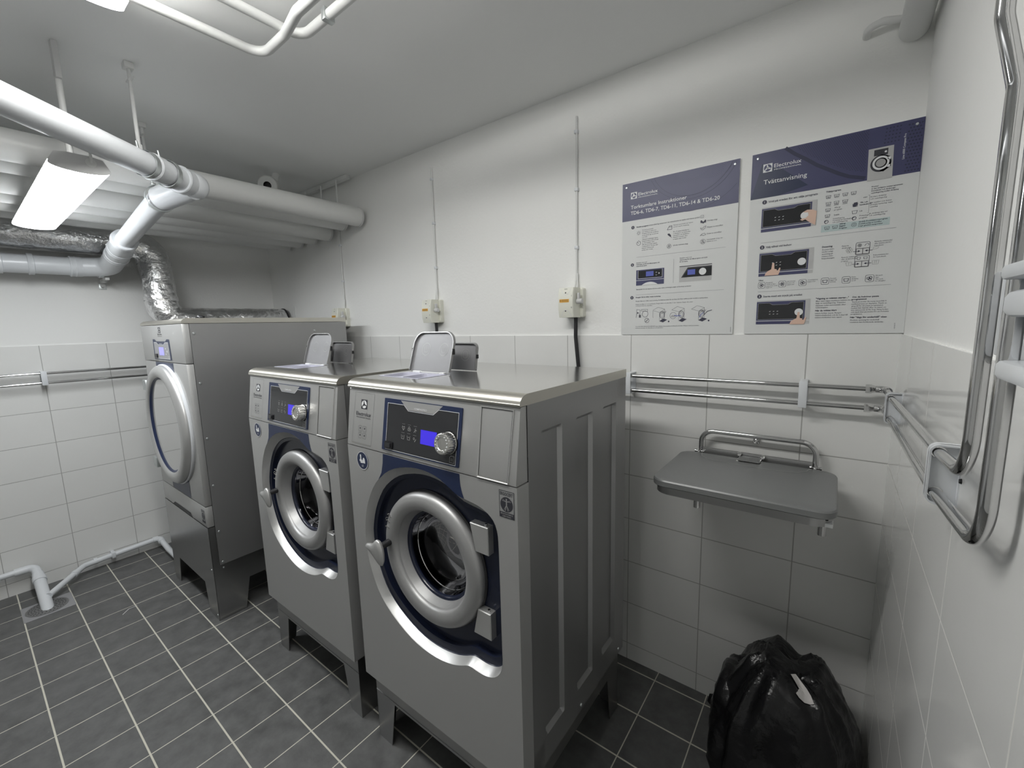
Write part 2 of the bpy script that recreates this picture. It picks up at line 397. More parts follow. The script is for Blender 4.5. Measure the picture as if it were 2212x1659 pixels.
# ------------------------------------------------------------------ washing machines
WW, WD0, WD1 = .722, -.873, -.258
X1, X2 = -1.466, -2.261
def heightface(mb, us, vs, depth, mp):
    """grid of (u,v) moved inward by depth(u,v)"""
    nu, nv = len(us), len(vs)
    pts = [mp(u, v, -depth(u, v)) for v in vs for u in us]
    mb.add(pts, [(j * nu + i, j * nu + i + 1, (j + 1) * nu + i + 1, (j + 1) * nu + i) for j in range(nv - 1) for i in range(nu - 1)])
def make_washer(label):
    root = thing('washing_machine', (X1 + WW / 2, -.59, 0), label, 'washing machine', 'silver front-loading washing machines')
    X = X1
    P = lambda u, v, w: (X + u, -.922 - w, v)                       # front panel plane
    ca, sa = .194 / .1957, .026 / .1957                            # leaning control fascia
    def SP(u, v, w):                                               # v is height z on the fascia
        y = -.923 + (v - 1.145) * (.026 / .194); return (X + u, y - w * ca, v + w * sa)
    # cabinet: sides with three long pressed channels, back, bottom
    cb = MB(); ribs = [(-.812, -.706), (-.626, -.518), (-.446, -.339)]; z0, z1, d, s = .36, 1.262, .011, .011
    ys = [WD0]; zs = [.272, z0, z0 + s, z0 + 2 * s, z1 - 2 * s, z1 - s, z1, 1.34]
    for a, b in ribs: ys += [a, a + s * .3, a + s, b - s, b - s * .3, b]
    ys.append(WD1)
    def dep(y, z):
        for a, b in ribs:
            if a < y < b and z0 < z < z1:
                e = min(y - a, b - y, z - z0, z1 - z); return d * min(1, e / s)
        return 0
    ys2 = sorted(set(ys)); 
    heightface(cb, ys2, zs, dep, lambda u, v, w: (X + WW + w, u, v))
    heightface(cb, ys2, zs, dep, lambda u, v, w: (X - w, u, v))
    cb.add([(X, WD1, .272), (X + WW, WD1, .272), (X + WW, WD1, 1.34), (X, WD1, 1.34)], [(0, 1, 2, 3)])
    cb.add([(X, WD0, .272), (X + WW, WD0, .272), (X + WW, WD1, .272), (X, WD1, .272)], [(0, 1, 2, 3)])
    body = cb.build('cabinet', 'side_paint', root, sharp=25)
    sc = MB()
    for y, z in ((-.60, .292), (-.30, .292)): sc.lathe([(0, .004), (.005, .0035), (.006, 0)], (X + WW, y, z), (1, 0, 0), 10)
    build_each(sc, 'screw', 'galvanised', body)
    # stainless lid with rolled front edge and a tray opening
    yf, yt = -.903, -.868
    prof = [(yf, 1.340), (yf - .001, 1.345)]
    for k in range(9):
        a = PI / 2 * k / 8; prof.append((yt - (yt - yf) * math.cos(a), 1.346 + .0225 * math.sin(a)))
    topz = prof[-1][1]
    lid = MB(); xa, xb = X - .001, X + WW + .001
    lid.loft([[(xa, y, z) for y, z in prof], [(xb, y, z) for y, z in prof]], False, mi=1)
    hole = [(X + .035, -.806), (X + .245, -.806), (X + .245, -.672), (X + .035, -.672)]
    lid.poly([(xa, yt), (xb, yt), (xb, WD1 + .002), (xa, WD1 + .002)], lambda u, v, w: (u, v, topz), holes=[hole])
    for x in (xa, xb): lid.poly([(y, z) for y, z in prof] + [(WD1 + .002, topz), (WD1 + .002, 1.340)], lambda u, v, w, x=x: (x, u, v), mi=1)
    lid.add([(xa, WD1 + .002, 1.34), (xb, WD1 + .002, 1.34), (xb, WD1 + .002, topz), (xa, WD1 + .002, topz)], [(0, 1, 2, 3)])
    lid.add([(xa, yf, 1.34), (xb, yf, 1.34), (xb, WD1, 1.34), (xa, WD1, 1.34)], [(0, 1, 2, 3)])
    lid.build('lid', ['steel', 'steel_brushed'], root)
    # detergent tray with two basins
    T = lambda u, v, w: (u, v, topz + w)
    tr = MB(); b1 = rrect(X + .045, -.798, X + .132, -.690, .02); b2 = rrect(X + .147, -.798, X + .237, -.690, .02)
    tr.poly([(X + .036, -.805), (X + .244, -.805), (X + .244, -.673), (X + .036, -.673)], T, .001, holes=[b1, b2], w0=-.012)
    for b in (b1, b2):
        lo = inset(b, .012); tr.loft([[T(p[0], p[1], .001) for p in b], [T(p[0], p[1], -.05) for p in lo]], True); tr.poly(lo, T, -.05)
    tray = tr.build('detergent_tray', 'tray_lilac', root)
    hb = MB().box(X + .06, X + .10, -.672, -.660, topz, topz + .006, .001)
    hb.box(X + .10, X + .20, -.670, -.662, topz + .001, topz + .004, .0008).box(X + .20, X + .225, -.672, -.660, topz, topz + .005, .001)
    build_each(hb, 'hinge_bar', 'print_white', tray)
    # two raised flaps
    for n, (u0, u1, y, ly, h, r) in enumerate(((.027, .240, -.655, .045, .146, .048), (.085, .268, -.548, .018, .102, .022))):
        def FM(u, v, w, y=y, ly=ly, h=h):
            t = v / h; return (X + u, y + ly * t - w, topz + .002 + v)
        o = [(u0, 0), (u1, 0)] + [p for p in rrect(u0, 0, u1, h, r, 8) if p[1] > h * .5]
        fl = MB().poly(o, FM, 0, w0=-.0015)
        rim = [p for p in o if p[1] > .0]
        edge = [(u1, .004)] + [p for p in o[2:]] + [(u0, .004)]
        inn = inset(o, .0035)
        ie = [inn[1]] + inn[2:] + [inn[0]]; ie[0] = (ie[0][0], .004); ie[-1] = (ie[-1][0], .004)
        rm = MB(); rm.loft([[FM(a, b, 0) for a, b in edge], [FM(a, b, .009) for a, b in edge], [FM(a, b, .009) for a, b in ie], [FM(a, b, 0) for a, b in ie]], False)
        f = fl.build('detergent_flap', 'flap_grey', root)
        rm.build('flap_rim', 'side_paint', f)
        cl = MB().box(X + u0 - .004, X + u0 + .002, y + ly * .55 - .008, y + ly * .55, topz + h * .46, topz + h * .60).box(X + u1 - .002, X + u1 + .004, y + ly * .55 - .008, y + ly * .55, topz + h * .46, topz + h * .60)
        build_each(cl, 'flap_clip', 'black_plastic', f)
        em = MB()
        for cx in ((u0 + .068, u1 - .052) if n == 0 else ((u0 + u1) / 2 + .03,)):
            em.stroke(circ(cx, h * .56, .022, 28), .0014, FM, .0006, True)
            em.stroke([(cx - .011, h * .56 + .010), (cx - .008, h * .56 - .010), (cx + .008, h * .56 - .010), (cx + .011, h * .56 + .010)], .0013, FM, .0006)
            if n == 0 and cx > .12:
                em.stroke([(cx - .003, h * .56 + .010), (cx - .003, h * .56 - .006)], .0012, FM, .0006); em.stroke([(cx + .003, h * .56 + .010), (cx + .003, h * .56 - .006)], .0012, FM, .0006)
            elif n == 0: em.stroke([(cx, h * .56 + .010), (cx, h * .56 - .006)], .0012, FM, .0006)
            else: em.stroke(circ(cx, h * .56, .013, 14), .0012, FM, .0006, True)
        build_each(em, 'symbol_marking', 'label_grey', f, gap=.004)
    # control fascia
    fa = MB(); a0, a1 = .002, WW - .002
    sec = [(-.873, 1.146), (-.9218, 1.146), (-.92233, 1.150), (-.89767, 1.334), (-.8955, 1.338), (-.873, 1.338)]
    fa.loft([[(X + a0, y, z) for y, z in sec], [(X + a1, y, z) for y, z in sec]], True, cap0=True, cap1=True)
    fas = fa.build('control_fascia', 'silver_paint', root, sharp=20)
    rc = MB(); o = [(.026, 1.1575), (.134, 1.1575), (.142, 1.3255), (.038, 1.3255)]
    rc.stroke(o, .0012, SP, .0008, True); rc.build('logo_recess_outline', 'print_grey', fas)
    gl = MB().stroke([(.026, 1.1570), (.134, 1.1570)], .0020, SP, .0012); gl.build('recess_lip', 'knob_metal', fas)
    dk, lt = MB(), MB(); logo(dk, lt, .0885, 1.2875, .031, SP, .0006, .0165)
    dk.build('brand_logo', 'ink', fas); dk = MB()
    dk.text('Electrolux', .046, 1.2492, .0178, SP, .0008, width=.0805, bold=.004)
    dk.text('PROFESSIONAL', .047, 1.2415, .0058, SP, .0008, width=.081, bold=.003)
    dk.build('brand_lettering', 'ink', fas); dk = MB()
    for cu, cv in ((.072, 1.207), (.096, 1.207), (.072, 1.184), (.096, 1.184)):
        lt2 = rrect(cu - .009, cv - .009, cu + .009, cv + .009, .003, 3); dk.stroke(lt2, .0006, SP, .0008, True)
        dk.poly(circ(cu, cv + .001, .0028, 10), SP, .0008)
    build_each(dk, 'symbol_print', 'ink', fas, gap=.003); lt.build('brand_emblem', 'print_white', fas)
    # display panel
    dp = MB(); nav = rrect(.2, 1.158, .534, 1.3185, .002, 2); nav = [(u - (.005 * (1.3185 - v) / .16), v) for u, v in nav]
    dp.poly(nav, SP, .0030, w0=-.001); pan = dp.build('display_panel', 'navy', root)
    inn = [(.2145, 1.1625), (.5175, 1.1625), (.5225, 1.3045), (.4445, 1.3045), (.4225, 1.2885), (.3145, 1.2885), (.2935, 1.3045), (.2175, 1.3045)]
    MB().poly(inn, SP, .0034).build('display_glass', 'panel_black', pan)
    MB().stroke(inn, .0012, SP, .0038, True).build('display_outline', 'print_white', pan)
    MB().poly([(.279, 1.3165), (.460, 1.3165), (.4245, 1.2905), (.3125, 1.2905)], SP, .0036).build('display_name_plate', 'label_grey', pan)
    MB().text('COMPASSPRO', .3685, 1.2955, .0070, SP, .0042, width=.054, bold=.01, align='CENTER').build('display_lettering', 'print_white', pan)
    ic = MB()
    for j, (cu, cv) in enumerate(((.297, 1.236), (.3235, 1.236), (.350, 1.235), (.2955, 1.210), (.322, 1.210), (.349, 1.208))):
        ic.stroke([(cu - .007, cv + .0125), (cu + .007, cv + .0125)], .0006, SP, .0042)
        if j == 0: ic.stroke([(cu, cv - .006), (cu - .006, cv + .001), (cu - .005, cv + .006), (cu, cv + .003), (cu + .005, cv + .006), (cu + .006, cv + .001)], .0014, SP, .0042, True); ic.stroke([(cu, cv - .006), (cu, cv + .002)], .001, SP, .0042)
        elif j == 1:
            for a in (0, 120, 240): ic.stroke(circ(cu + .0035 * math.cos(math.radians(a + 90)), cv + .0035 * math.sin(math.radians(a + 90)), .0035, 10), .0013, SP, .0042, True)
        elif j == 2: ic.stroke([(cu - .006, cv - .006), (cu + .002, cv + .001), (cu + .001, cv + .007)], .0016, SP, .0042); ic.stroke([(cu + .002, cv + .001), (cu + .007, cv)], .0016, SP, .0042); ic.stroke([(cu + .002, cv - .006), (cu - .003, cv + .004)], .001, SP, .0042)
        elif j in (3, 4): ic.stroke([(cu - .007, cv + .006), (cu - .005, cv - .006), (cu + .005, cv - .006), (cu + .007, cv + .006)], .0013, SP, .0042); ic.stroke([(cu, cv + .005), (cu, cv - .002)] if j == 3 else [(cu - .003, cv), (cu, cv + .003), (cu + .003, cv)], .0013, SP, .0042)
        else: ic.stroke(circ(cu - .003, cv + .003, .003, 10), .0014, SP, .0042, True); ic.stroke([(cu, cv - .006), (cu + .006, cv + .002)], .0022, SP, .0042)
    ic.stroke([(.496, 1.168), (.496, 1.182), (.500, 1.186), (.513, 1.186), (.513, 1.168)], .001, SP, .0042, True)
    ic.stroke([(.502, 1.180), (.502, 1.172)], .001, SP, .0042); ic.stroke([(.507, 1.180), (.507, 1.172)], .001, SP, .0042)
    build_each(ic, 'touch_button', 'label_grey', pan, gap=.0045)
    MB().rect(.374, 1.2005, .441, 1.2415, SP, .0040).build('display_screen', 'screen_blue', pan)
    sw = MB().poly(rrect(.213, 1.165, .250, 1.187, .003, 3), SP, .008, w0=.003); swo = sw.build('power_switch', 'black_plastic', root)
    MB().poly(rrect(.220, 1.169, .243, 1.183, .002, 3), SP, .011, w0=.008).build('switch_rocker', 'panel_black', swo)
    # selector knob
    kc = Vector(SP(.490, 1.2195, .003)); ka = Vector(SP(.49, 1.2195, 1)) - Vector(SP(.49, 1.2195, 0))
    kn = MB(); seg = 96; pr = [(.0320, 0), (.0320, .002), (.0300, .004), (.0300, .026), (.0285, .029), (.0265, .030), (.0180, .030), (.0165, .028), (.0, .0285)]
    A = ka.normalized(); N = Vector((1, 0, 0)); B = A.cross(N)
    loops = []
    for r, h in pr:
        loops.append([kc + A * h + (N * math.cos(2 * PI * k / seg) + B * math.sin(2 * PI * k / seg)) * (max(r, 1e-5) - (.0014 if .0295 < r < .0305 and k % 4 in (0, 1) else 0)) for k in range(seg)])
    kn.loft(loops, True); knob = kn.build('selector_knob', 'knob_metal', root, sharp=25)
    MB().lathe([(.0335, .0), (.0335, .003), (.031, .003)], kc, ka, 40).build('knob_collar', 'black_plastic', knob)
    km = MB()
    for a in list(range(120, 241, 24)) + list(range(-60, 61, 24)):
        r = .0222; km.lathe([(0, .0315), (.0016, .0310), (.0020, .0300)], kc + (N * math.cos(math.radians(a)) + B * math.sin(math.radians(a))) * r, ka, 8)
    km.build('knob_embossing', 'print_white', knob)
    # blank cover at the right of the fascia
    bl = MB(); fr = [(.5935, 1.1465), (.6975, 1.1465), (.7035, 1.3315), (.5945, 1.3315)]; fi = inset(fr, .0065)
    bl.loft([[SP(u, v, -.001) for u, v in fr], [SP(u, v, .0028) for u, v in inset(fr, .001)], [SP(u, v, .0028) for u, v in inset(fr, .0035)], [SP(u, v, .0006) for u, v in fi]], True)
    blo = bl.build('blank_cover_frame', 'silver_paint', fas, sharp=20)
    MB().stroke([(.5985, 1.1520), (.6925, 1.1520)], .0022, SP, .0016).build('cover_lip', 'knob_metal', fas)
    MB().stroke([(.5985, 1.327), (.6975, 1.327)], .0012, SP, .0012).stroke([(.6985, 1.327), (.6935, 1.152)], .0010, SP, .0012).stroke([(.5995, 1.327), (.5985, 1.152)], .0009, SP, .0012).build('cover_shadow_gap', 'rubber', fas)
    # front panel with the door recess
    cx, cz, R0 = .362, .826, .298
    raw = [(.066, .860), (.066, .805), (.074, .747), (.093, .693), (.122, .638), (.172, .592), (.235, .557), (.296, .535), (.354, .5265), (.411, .528), (.462, .538),
           (.500, .553), (.527, .568), (.541, .5715), (.568, .5695), (.592, .570), (.615, .5755), (.637, .588), (.654, .611), (.661, .640), (.660, .700), (.660, .80), (.6595, .90), (.659, .980),
           (.657, 1.010), (.648, 1.036), (.630, 1.053), (.604, 1.066), (.574, 1.0715), (.544, 1.075), (.516, 1.080), (.480, 1.099), (.445, 1.115), (.396, 1.1245), (.344, 1.1245), (.292, 1.116),
           (.237, 1.100), (.185, 1.070), (.138, 1.028), (.101, .970), (.079, .918)]
    out = smooth2(raw, 1)
    fp = MB(); fp.poly([(0, .272), (WW, .272), (WW, 1.1435), (0, 1.1435)], P, 0, holes=[out])
    ring4 = [(0, .272), (WW, .272), (WW, 1.1435), (0, 1.1435)]
    fp.loft([[P(u, v, 0) for u, v in ring4], [P(u, v, -.049) for u, v in ring4]], True)
    fpo = fp.build('front_panel', 'silver_paint', root, sharp=30)
    f1 = lambda nx, nz: .008 + .020 * max(0, nz) + .004 * max(0, -nz)
    l0 = out; l1 = inset(out, .0015); l2 = inset(out, f1)
    MB().loft([[P(u, v, .0003) for u, v in l0], [P(u, v, -.002) for u, v in l1], [P(u, v, -.027) for u, v in l2]], True).build('recess_bevel', 'silver_paint', fpo, sharp=60)
    l3 = inset(l2, .002); l4 = inset(l3, lambda nx, nz: .012 + .012 * max(0, -nz)); l5 = inset(l4, .002)
    rs = MB(); rs.loft([[P(u, v, -.027) for u, v in l2], [P(u, v, -.030) for u, v in l3], [P(u, v, -.031) for u, v in l4], [P(u, v, -.046) for u, v in l5]], True)
    rs.poly(l5, P, -.046, holes=[circ(cx, cz, .198, 64)])
    rs.build('door_surround', 'navy_gloss', root, sharp=50)
    arc = [p for p in out if p[1] > 1.052 and .15 < p[0] < .546]; arc.sort()
    nv = [(.196, 1.142), (.192, 1.111), (.182, 1.077), (.163, 1.050)] + arc[1:] + [(.544, 1.0755), (.537, 1.091), (.5315, 1.112), (.530, 1.142)]
    MB().poly(nv, P, .0006).build('navy_band', 'navy', fpo)
    # badges
    rbd = MB().poly(circ(.083, 1.100, .0295, 40), P, .0016, w0=0).build('round_badge', 'navy', root)
    bd = MB().stroke(circ(.083, 1.100, .0300, 40), .0018, P, .0018, True)
    for a in ((.068, 1.096, .082, 1.103), (.072, 1.103, .078, 1.120), (.083, 1.092, .098, 1.102), (.086, 1.102, .097, 1.107), (.072, 1.091, .083, 1.096)): bd.rect(a[0], a[1], a[2], a[3], P, .0020)
    bd.poly([(.086, 1.107), (.092, 1.112), (.097, 1.107)], P, .0020)
    bd.text('LE', .083, 1.079, .010, P, .0020, align='CENTER'); bd.build('badge_print', 'print_white', rbd)
    er = MB().rect(.666, 1.059, .713, 1.130, P, .0004); ero = er.build('certificate_label', 'label_grey', root)
    ep = MB().stroke([(.6668, 1.0598), (.7122, 1.0598), (.7122, 1.1292), (.6668, 1.1292)], .0012, P, .0008, True)
    ep.text('ERGOCERT', .6895, 1.1175, .0115, P, .0008, width=.040, bold=.02, align='CENTER')
    ep.poly(circ(.6895, 1.0945, .0195, 36), P, .0008).rect(.6668, 1.0598, .7122, 1.0735, P, .0008); ep.build('label_print', 'ink', ero)
    fg = MB().poly(circ(.6895, 1.1080, .0022, 12), P, .0012).stroke([(.6895, 1.1065), (.6895, 1.0930)], .0036, P, .0012)
    fg.stroke([(.6755, 1.1035), (.6895, 1.1020), (.7035, 1.1035)], .0013, P, .0012).stroke([(.677, 1.1075), (.6895, 1.1020), (.702, 1.1075)], .0010, P, .0012)
    fg.stroke([(.6850, 1.0780), (.6895, 1.0935), (.6940, 1.0780)], .0019, P, .0012).stroke([(.6815, 1.0805), (.6895, 1.0935), (.6975, 1.0805)], .0013, P, .0012)
    fg.text('ERGONOMICS', .6895, 1.0678, .0052, P, .0012, width=.038, bold=.02, align='CENTER').text('CERTIFIED', .6895, 1.0615, .0052, P, .0012, width=.028, bold=.02, align='CENTER')
    fg.build('label_figure', 'label_grey', ero)
    # drum and gasket
    C = (X + cx, 0, cz); ax = (0, 1, 0)
    MB().lathe([(.198, -.876), (.198, -.850), (.185, -.838)], C, ax, 64).build('gasket', 'rubber', root)
    MB().lathe([(.19, -.84), (.23, -.825), (.235, -.47), (.20, -.45), (0, -.45)], C, ax, 48).build('drum', 'drum', root)
    # door
    dr = MB().lathe([(.190, -.874), (.209, -.876), (.2125, -.884), (.2120, -.893), (.2075, -.903), (.198, -.9095), (.186, -.9125), (.174, -.9115), (.163, -.9080), (.1580, -.9035),
                     (.1562, -.8995), (.1548, -.897), (.1543, -.8925), (.1535, -.890), (.1440, -.868), (.1425, -.862), (.150, -.856), (.190, -.862)], C, ax, 96, closed=True)
    door = dr.build('door', 'door_paint', root, sharp=50)
    MB().lathe([(.1428, -.866), (.1360, -.864), (.1320, -.856), (.1325, -.846), (.1425, -.848)], C, ax, 72).build('door_seal', 'navy_gloss', door)
    MB().lathe([(.1330, -.858), (.1300, -.850), (.1230, -.815), (.1090, -.795), (.084, -.784), (.045, -.779), (0, -.777)], C, ax, 72).build('door_glass', 'glass_dark', door)
    MB().lathe([(.1250, -.838), (.1235, -.836), (.1250, -.834), (.1265, -.836)], C, ax, 72, closed=True).build('glass_highlight_ring', 'chrome', door)  # chrome ring added to draw the circular highlight in the glass
    MB().lathe([(.212, -.884), (.2165, -.880), (.2165, -.866), (.205, -.862)], C, ax, 72).build('door_backing', 'rubber', door)
    for z0_, z1_, up_ in ((.917, .998, 1), (.664, .744, 0)):
        uo = .603
        ui = (.556, .538) if up_ else (.538, .556)
        pl = [(ui[0], z0_), (uo, z0_), (uo, z1_), (ui[1], z1_)]
        h = MB(); h.loft([[P(u, v, -.046) for u, v in pl], [P(u, v, -.025) for u, v in pl], [P(u, v, -.0225) for u, v in inset(pl, .0025)]], True, cap1=True)
        ho = h.build('door_hinge', 'silver_paint', root, sharp=30)
        MB().lathe([(0, .0), (.004, 0), (.004, .006), (0, .007)], (X + .590, -.889, z1_), (0, 0, 1), 12).build('hinge_pin', 'chrome', ho)
    em = MB()                                                      # raised lettering on the ring by the handle
    Q = lambda u, v, w: (X + u, -.9122 - w, v)
    for a in (156, 163, 170):
        for rr in (.177, .185, .193): em.poly(circ(cx + rr * math.cos(math.radians(a)), cz + .03 + rr * math.sin(math.radians(a)), .0022, 8), Q, .0010, w0=-.004)
    em.stroke(circ(cx - .178, cz + .085, .012, 10, 20, 160, False), .0022, Q, .0006)
    em.build('raised_marking', 'knob_metal', door)
    hs = MB().tube([(X + .182, -.885, .838), (X + .182, -.946, .834)], [.0125, .0105], 16); hso = hs.build('handle_stem', 'rubber', door)
    hp = smooth2([(-.058, -.008), (-.040, -.012), (-.018, -.030), (.006, -.052), (.020, -.050), (.024, -.020), (.022, .012), (.010, .036), (-.004, .038), (-.022, .014), (-.050, .008)], 2)
    HM = lambda u, v, w: (X + .172 + u * 1.2, -.938 - w, .822 + v * .98)
    hd = MB(); lps = []
    for w_, k_ in ((.0, .55), (.004, .86), (.011, 1.0), (.017, .93), (.021, .66), (.0225, .3)): lps.append([HM(u * k_, v * k_, w_) for u, v in hp])
    hd.loft(lps, True, cap0=True, cap1=True); hd.build('door_handle', 'silver_paint', door, sharp=70)
    # plinth with cut-out feet
    pm = MB(); px0, px1, py0, py1 = X + .024, X + .704, -.899, -.262
    th = .0025
    def apron(L0, L1, mp):
        a = [(L0, 0), (L0 + .073, 0), (L0 + .106, .187), (L1 - .106, .187), (L1 - .073, 0), (L1, 0), (L1, .2725), (L0, .2725)]
        pm.poly(a, mp, 0, w0=-th)
    apron(px0, px1, lambda u, v, w: (u, py0 - w, v)); apron(px0, px1, lambda u, v, w: (u, py1 + w, v))
    def side(mp):
        a = [(py0, 0), (py0 + .070, 0), (py0 + .095, .187), (py1 - .095, .187), (py1 - .070, 0), (py1, 0), (py1, .2725), (py0, .2725)]
        pm.poly(a, mp, 0, w0=-th)
    side(lambda u, v, w: (px1 + w, u, v)); side(lambda u, v, w: (px0 - w, u, v))
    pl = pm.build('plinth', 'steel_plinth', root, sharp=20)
    MB().box(px0 - .001, px1 + .001, py0 - .0012, py0, .196, .1985).build('plinth_fold', 'side_paint', pl)
    return root
washer = make_washer('silver washing machine with blue display, the right-hand one, side panel facing the shelf')
w2 = copy_tree(washer); w2.location.x += X2 - X1
w2['label'] = 'silver washing machine in the middle, between the tall dryer and the other washer'

# ------------------------------------------------------------------ tumble dryer
def make_dryer():
    X, W_, F, SY, BK = -3.410, .722, -1.013, -.981, -.138
    root = thing('tumble_dryer', (X + W_ / 2, -.58, 0), 'tall grey tumble dryer with a large round mirrored door, left of both washers', 'tumble dryer')
    P = lambda u, v, w: (X + u, F - w, v)
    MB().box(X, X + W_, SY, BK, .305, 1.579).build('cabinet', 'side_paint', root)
    sc = MB()
    for z in (1.531, 1.281, .995, .743, .490, .318): sc.lathe([(0, .0035), (.005, .003), (.0065, 0)], (X + W_, -.966, z), (1, 0, 0), 12)
    sc.lathe([(0, .0035), (.005, .003), (.0065, 0)], (X + W_, -.349, 1.529), (1, 0, 0), 12)
    build_each(sc, 'side_screw', 'galvanised', root)
    prof = [(-1.013, 1.581)] + [(-.985 - .028 * math.cos(PI / 2 * k / 8), 1.583 + .023 * math.sin(PI / 2 * k / 8)) for k in range(9)] + [(BK + .002, 1.606), (BK + .002, 1.581)]
    t = MB(); t.loft([[(x, y, z) for y, z in prof] for x in (X - .001, X + W_ + .001)], True)
    for x in (X - .001, X + W_ + .001): t.poly(prof, lambda u, v, w, x=x: (x, u, v))
    t.build('lid', 'steel_brushed', root)
    def panel(name, z0, z1, m='silver_paint', y0=F, hole=None):
        b = MB(); b.box(X + .001, X + W_ - .001, y0, SY - .0006, z0, z1, .003, seg=2); return b.build(name, m, root, sharp=30)
    cp = panel('control_fascia', 1.3825, 1.579)
    dp = panel('door_panel', .6415, 1.3795)
    lint = panel('lint_drawer', .5270, .6385)
    # number and lettering
    dk, lt = MB(), MB(); logo(dk, lt, .356, 1.5520, .030, P, .0006, .019)
    dk.build('brand_logo', 'ink', cp); dk = MB()
    dk.text('Electrolux', .356, 1.5255, .0135, P, .0006, width=.076, align='CENTER', bold=.004); dk.text('PROFESSIONAL', .356, 1.5175, .0050, P, .0006, width=.076, align='CENTER', bold=.003)
    dk.build('brand_lettering', 'ink', cp); lt.build('brand_emblem', 'silver_paint', cp)
    o = [(.213, 1.393), (.512, 1.393), (.506, 1.503), (.463, 1.503), (.440, 1.492), (.278, 1.492), (.258, 1.503), (.217, 1.503)]
    pn = MB().poly(o, P, .0012).build('display_panel', 'navy', root)
    inn = [(.236, 1.399), (.492, 1.399), (.486, 1.486), (.432, 1.486), (.405, 1.474), (.310, 1.474), (.286, 1.486), (.238, 1.486)]
    MB().poly(inn, P, .0016).build('display_glass', 'print_grey', pn)
    MB().stroke(inn, .0018, P, .0020, True).build('display_outline', 'print_white', pn)
    MB().text('COMPASSPRO', .358, 1.4775, .0055, P, .0020, width=.052, align='CENTER').build('display_lettering', 'print_white', pn)
    MB().rect(.314, 1.417, .400, 1.461, P, .0022).build('display_screen', 'screen_violet', pn)
    bt = MB(); 
    bt.poly([(.424, 1.451), (.431, 1.459), (.438, 1.451)], P, .0022).poly([(.424, 1.427), (.438, 1.427), (.431, 1.419)], P, .0022).poly([(.447, 1.432), (.447, 1.446), (.456, 1.439)], P, .0022).rect(.458, 1.432, .461, 1.446, P, .0022)
    bt.stroke(rrect(.462, 1.402, .482, 1.412, .002, 2), .001, P, .0022, True)
    build_each(bt, 'button', 'print_white', pn)
    sw = MB().poly(rrect(.240, 1.403, .284, 1.424, .003, 3), P, .008, w0=.001).build('power_switch', 'black_plastic', pn)
    # navy stripe
    MB().poly([(.215, 1.379), (.520, 1.379), (.520, .643), (.215, .643)], P, .0008).build('navy_stripe', 'navy', dp)
    # door
    cx, cz = .362, 1.036; C = (X + cx, F, cz); ax = (0, -1, 0)
    d = MB().lathe([(.300, .006), (.324, .008), (.3285, .014), (.3275, .024), (.320, .034), (.306, .041), (.290, .044), (.276, .043), (.266, .038), (.262, .032), (.258, .020), (.262, .012)], C, ax, 96, closed=True)
    dr = d.build('door', 'silver_paint', root, sharp=50)
    MB().lathe([(.300, 0), (.332, 0), (.334, .004), (.334, .010), (.328, .014), (.300, .014)], C, ax, 96).build('door_backing', 'white_plastic', dr)
    MB().lathe([(.262, .034), (.256, .030), (.250, .024)], C, ax, 96).lathe([(.252, .024), (.205, .0245)], C, ax, 96).build('door_print_ring', 'navy', dr)
    MB().lathe([(.262, .0262), (.12, .0270), (0, .0275)], C, ax, 72).build('door_glass', 'glass_mirror', dr)
    MB().lathe([(.205, .022), (.198, .018), (.16, .010), (0, .008)], C, ax, 64).build('door_inner', 'silver_paint', dr)
    for z in (1.235, .765):
        MB().box(X - .012, X + .05, F - .026, F - .002, z - .030, z + .030, .003).build('door_hinge', 'galvanised', dr)
    # lint drawer grip
    gp = MB(); a = [(.160, .5275), (.505, .5275), (.478, .549), (.206, .549)]
    gp.poly(a, P, .0006); g = gp.build('drawer_grip', 'rubber', lint)
    MB().stroke([(.516, .5275), (.482, .549)], .004, P, .0012).build('grip_edge', 'knob_metal', lint)
    lb = MB().rect(.655, .546, .702, .618, P, .0006).build('certificate_label', 'label_grey', root)
    p = MB().stroke([(.656, .547), (.701, .547), (.701, .617), (.656, .617)], .0012, P, .001, True).text('ERGOCERT', .6785, .605, .0115, P, .001, width=.040, align='CENTER', bold=.02)
    p.poly(circ(.6785, .582, .0190, 30), P, .001).rect(.656, .547, .701, .560, P, .001); p.build('label_print', 'ink', lb)
    f = MB().stroke([(.6785, .595), (.6785, .580)], .004, P, .0014).stroke([(.666, .591), (.691, .591)], .0014, P, .0014).stroke([(.673, .567), (.6785, .580), (.684, .567)], .002, P, .0014); f.build('label_figure', 'label_grey', lb)
    # plinth
    pm = MB(); th = .0025; px0, px1, py1 = X + .001, X + W_ - .001, BK - .002
    pm.poly([(px0, 0), (px0 + .090, 0), (px0 + .138, .172), (px1 - .158, .172), (px1 - .130, 0), (px1, 0), (px1, .5245), (px0, .5245)], lambda u, v, w: (u, F - w - .001, v), 0, w0=-th)
    pm.poly([(px0, 0), (px0 + .130, 0), (px0 + .158, .172), (px1 - .158, .172), (px1 - .130, 0), (px1, 0), (px1, .304), (px0, .304)], lambda u, v, w: (u, py1 + w, v), 0, w0=-th)
    for xx, sg in ((px1, 1), (px0, -1)):
        a = [(F, 0), (F + .132, 0), (F + .164, .173), (py1 - .164, .173), (py1 - .132, 0), (py1, 0), (py1, .304), (SY - .0015, .304), (SY - .0015, .5245), (F, .5245)]
        pm.poly(a, lambda u, v, w, xx=xx, sg=sg: (xx + sg * w, u, v), 0, w0=-th)
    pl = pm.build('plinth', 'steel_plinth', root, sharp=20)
    s2 = MB()
    for u, z in ((.700, .288), (.706, .030)): s2.lathe([(0, .003), (.004, .0025), (.005, 0)], (X + u, F - .001, z), (0, -1, 0), 10)
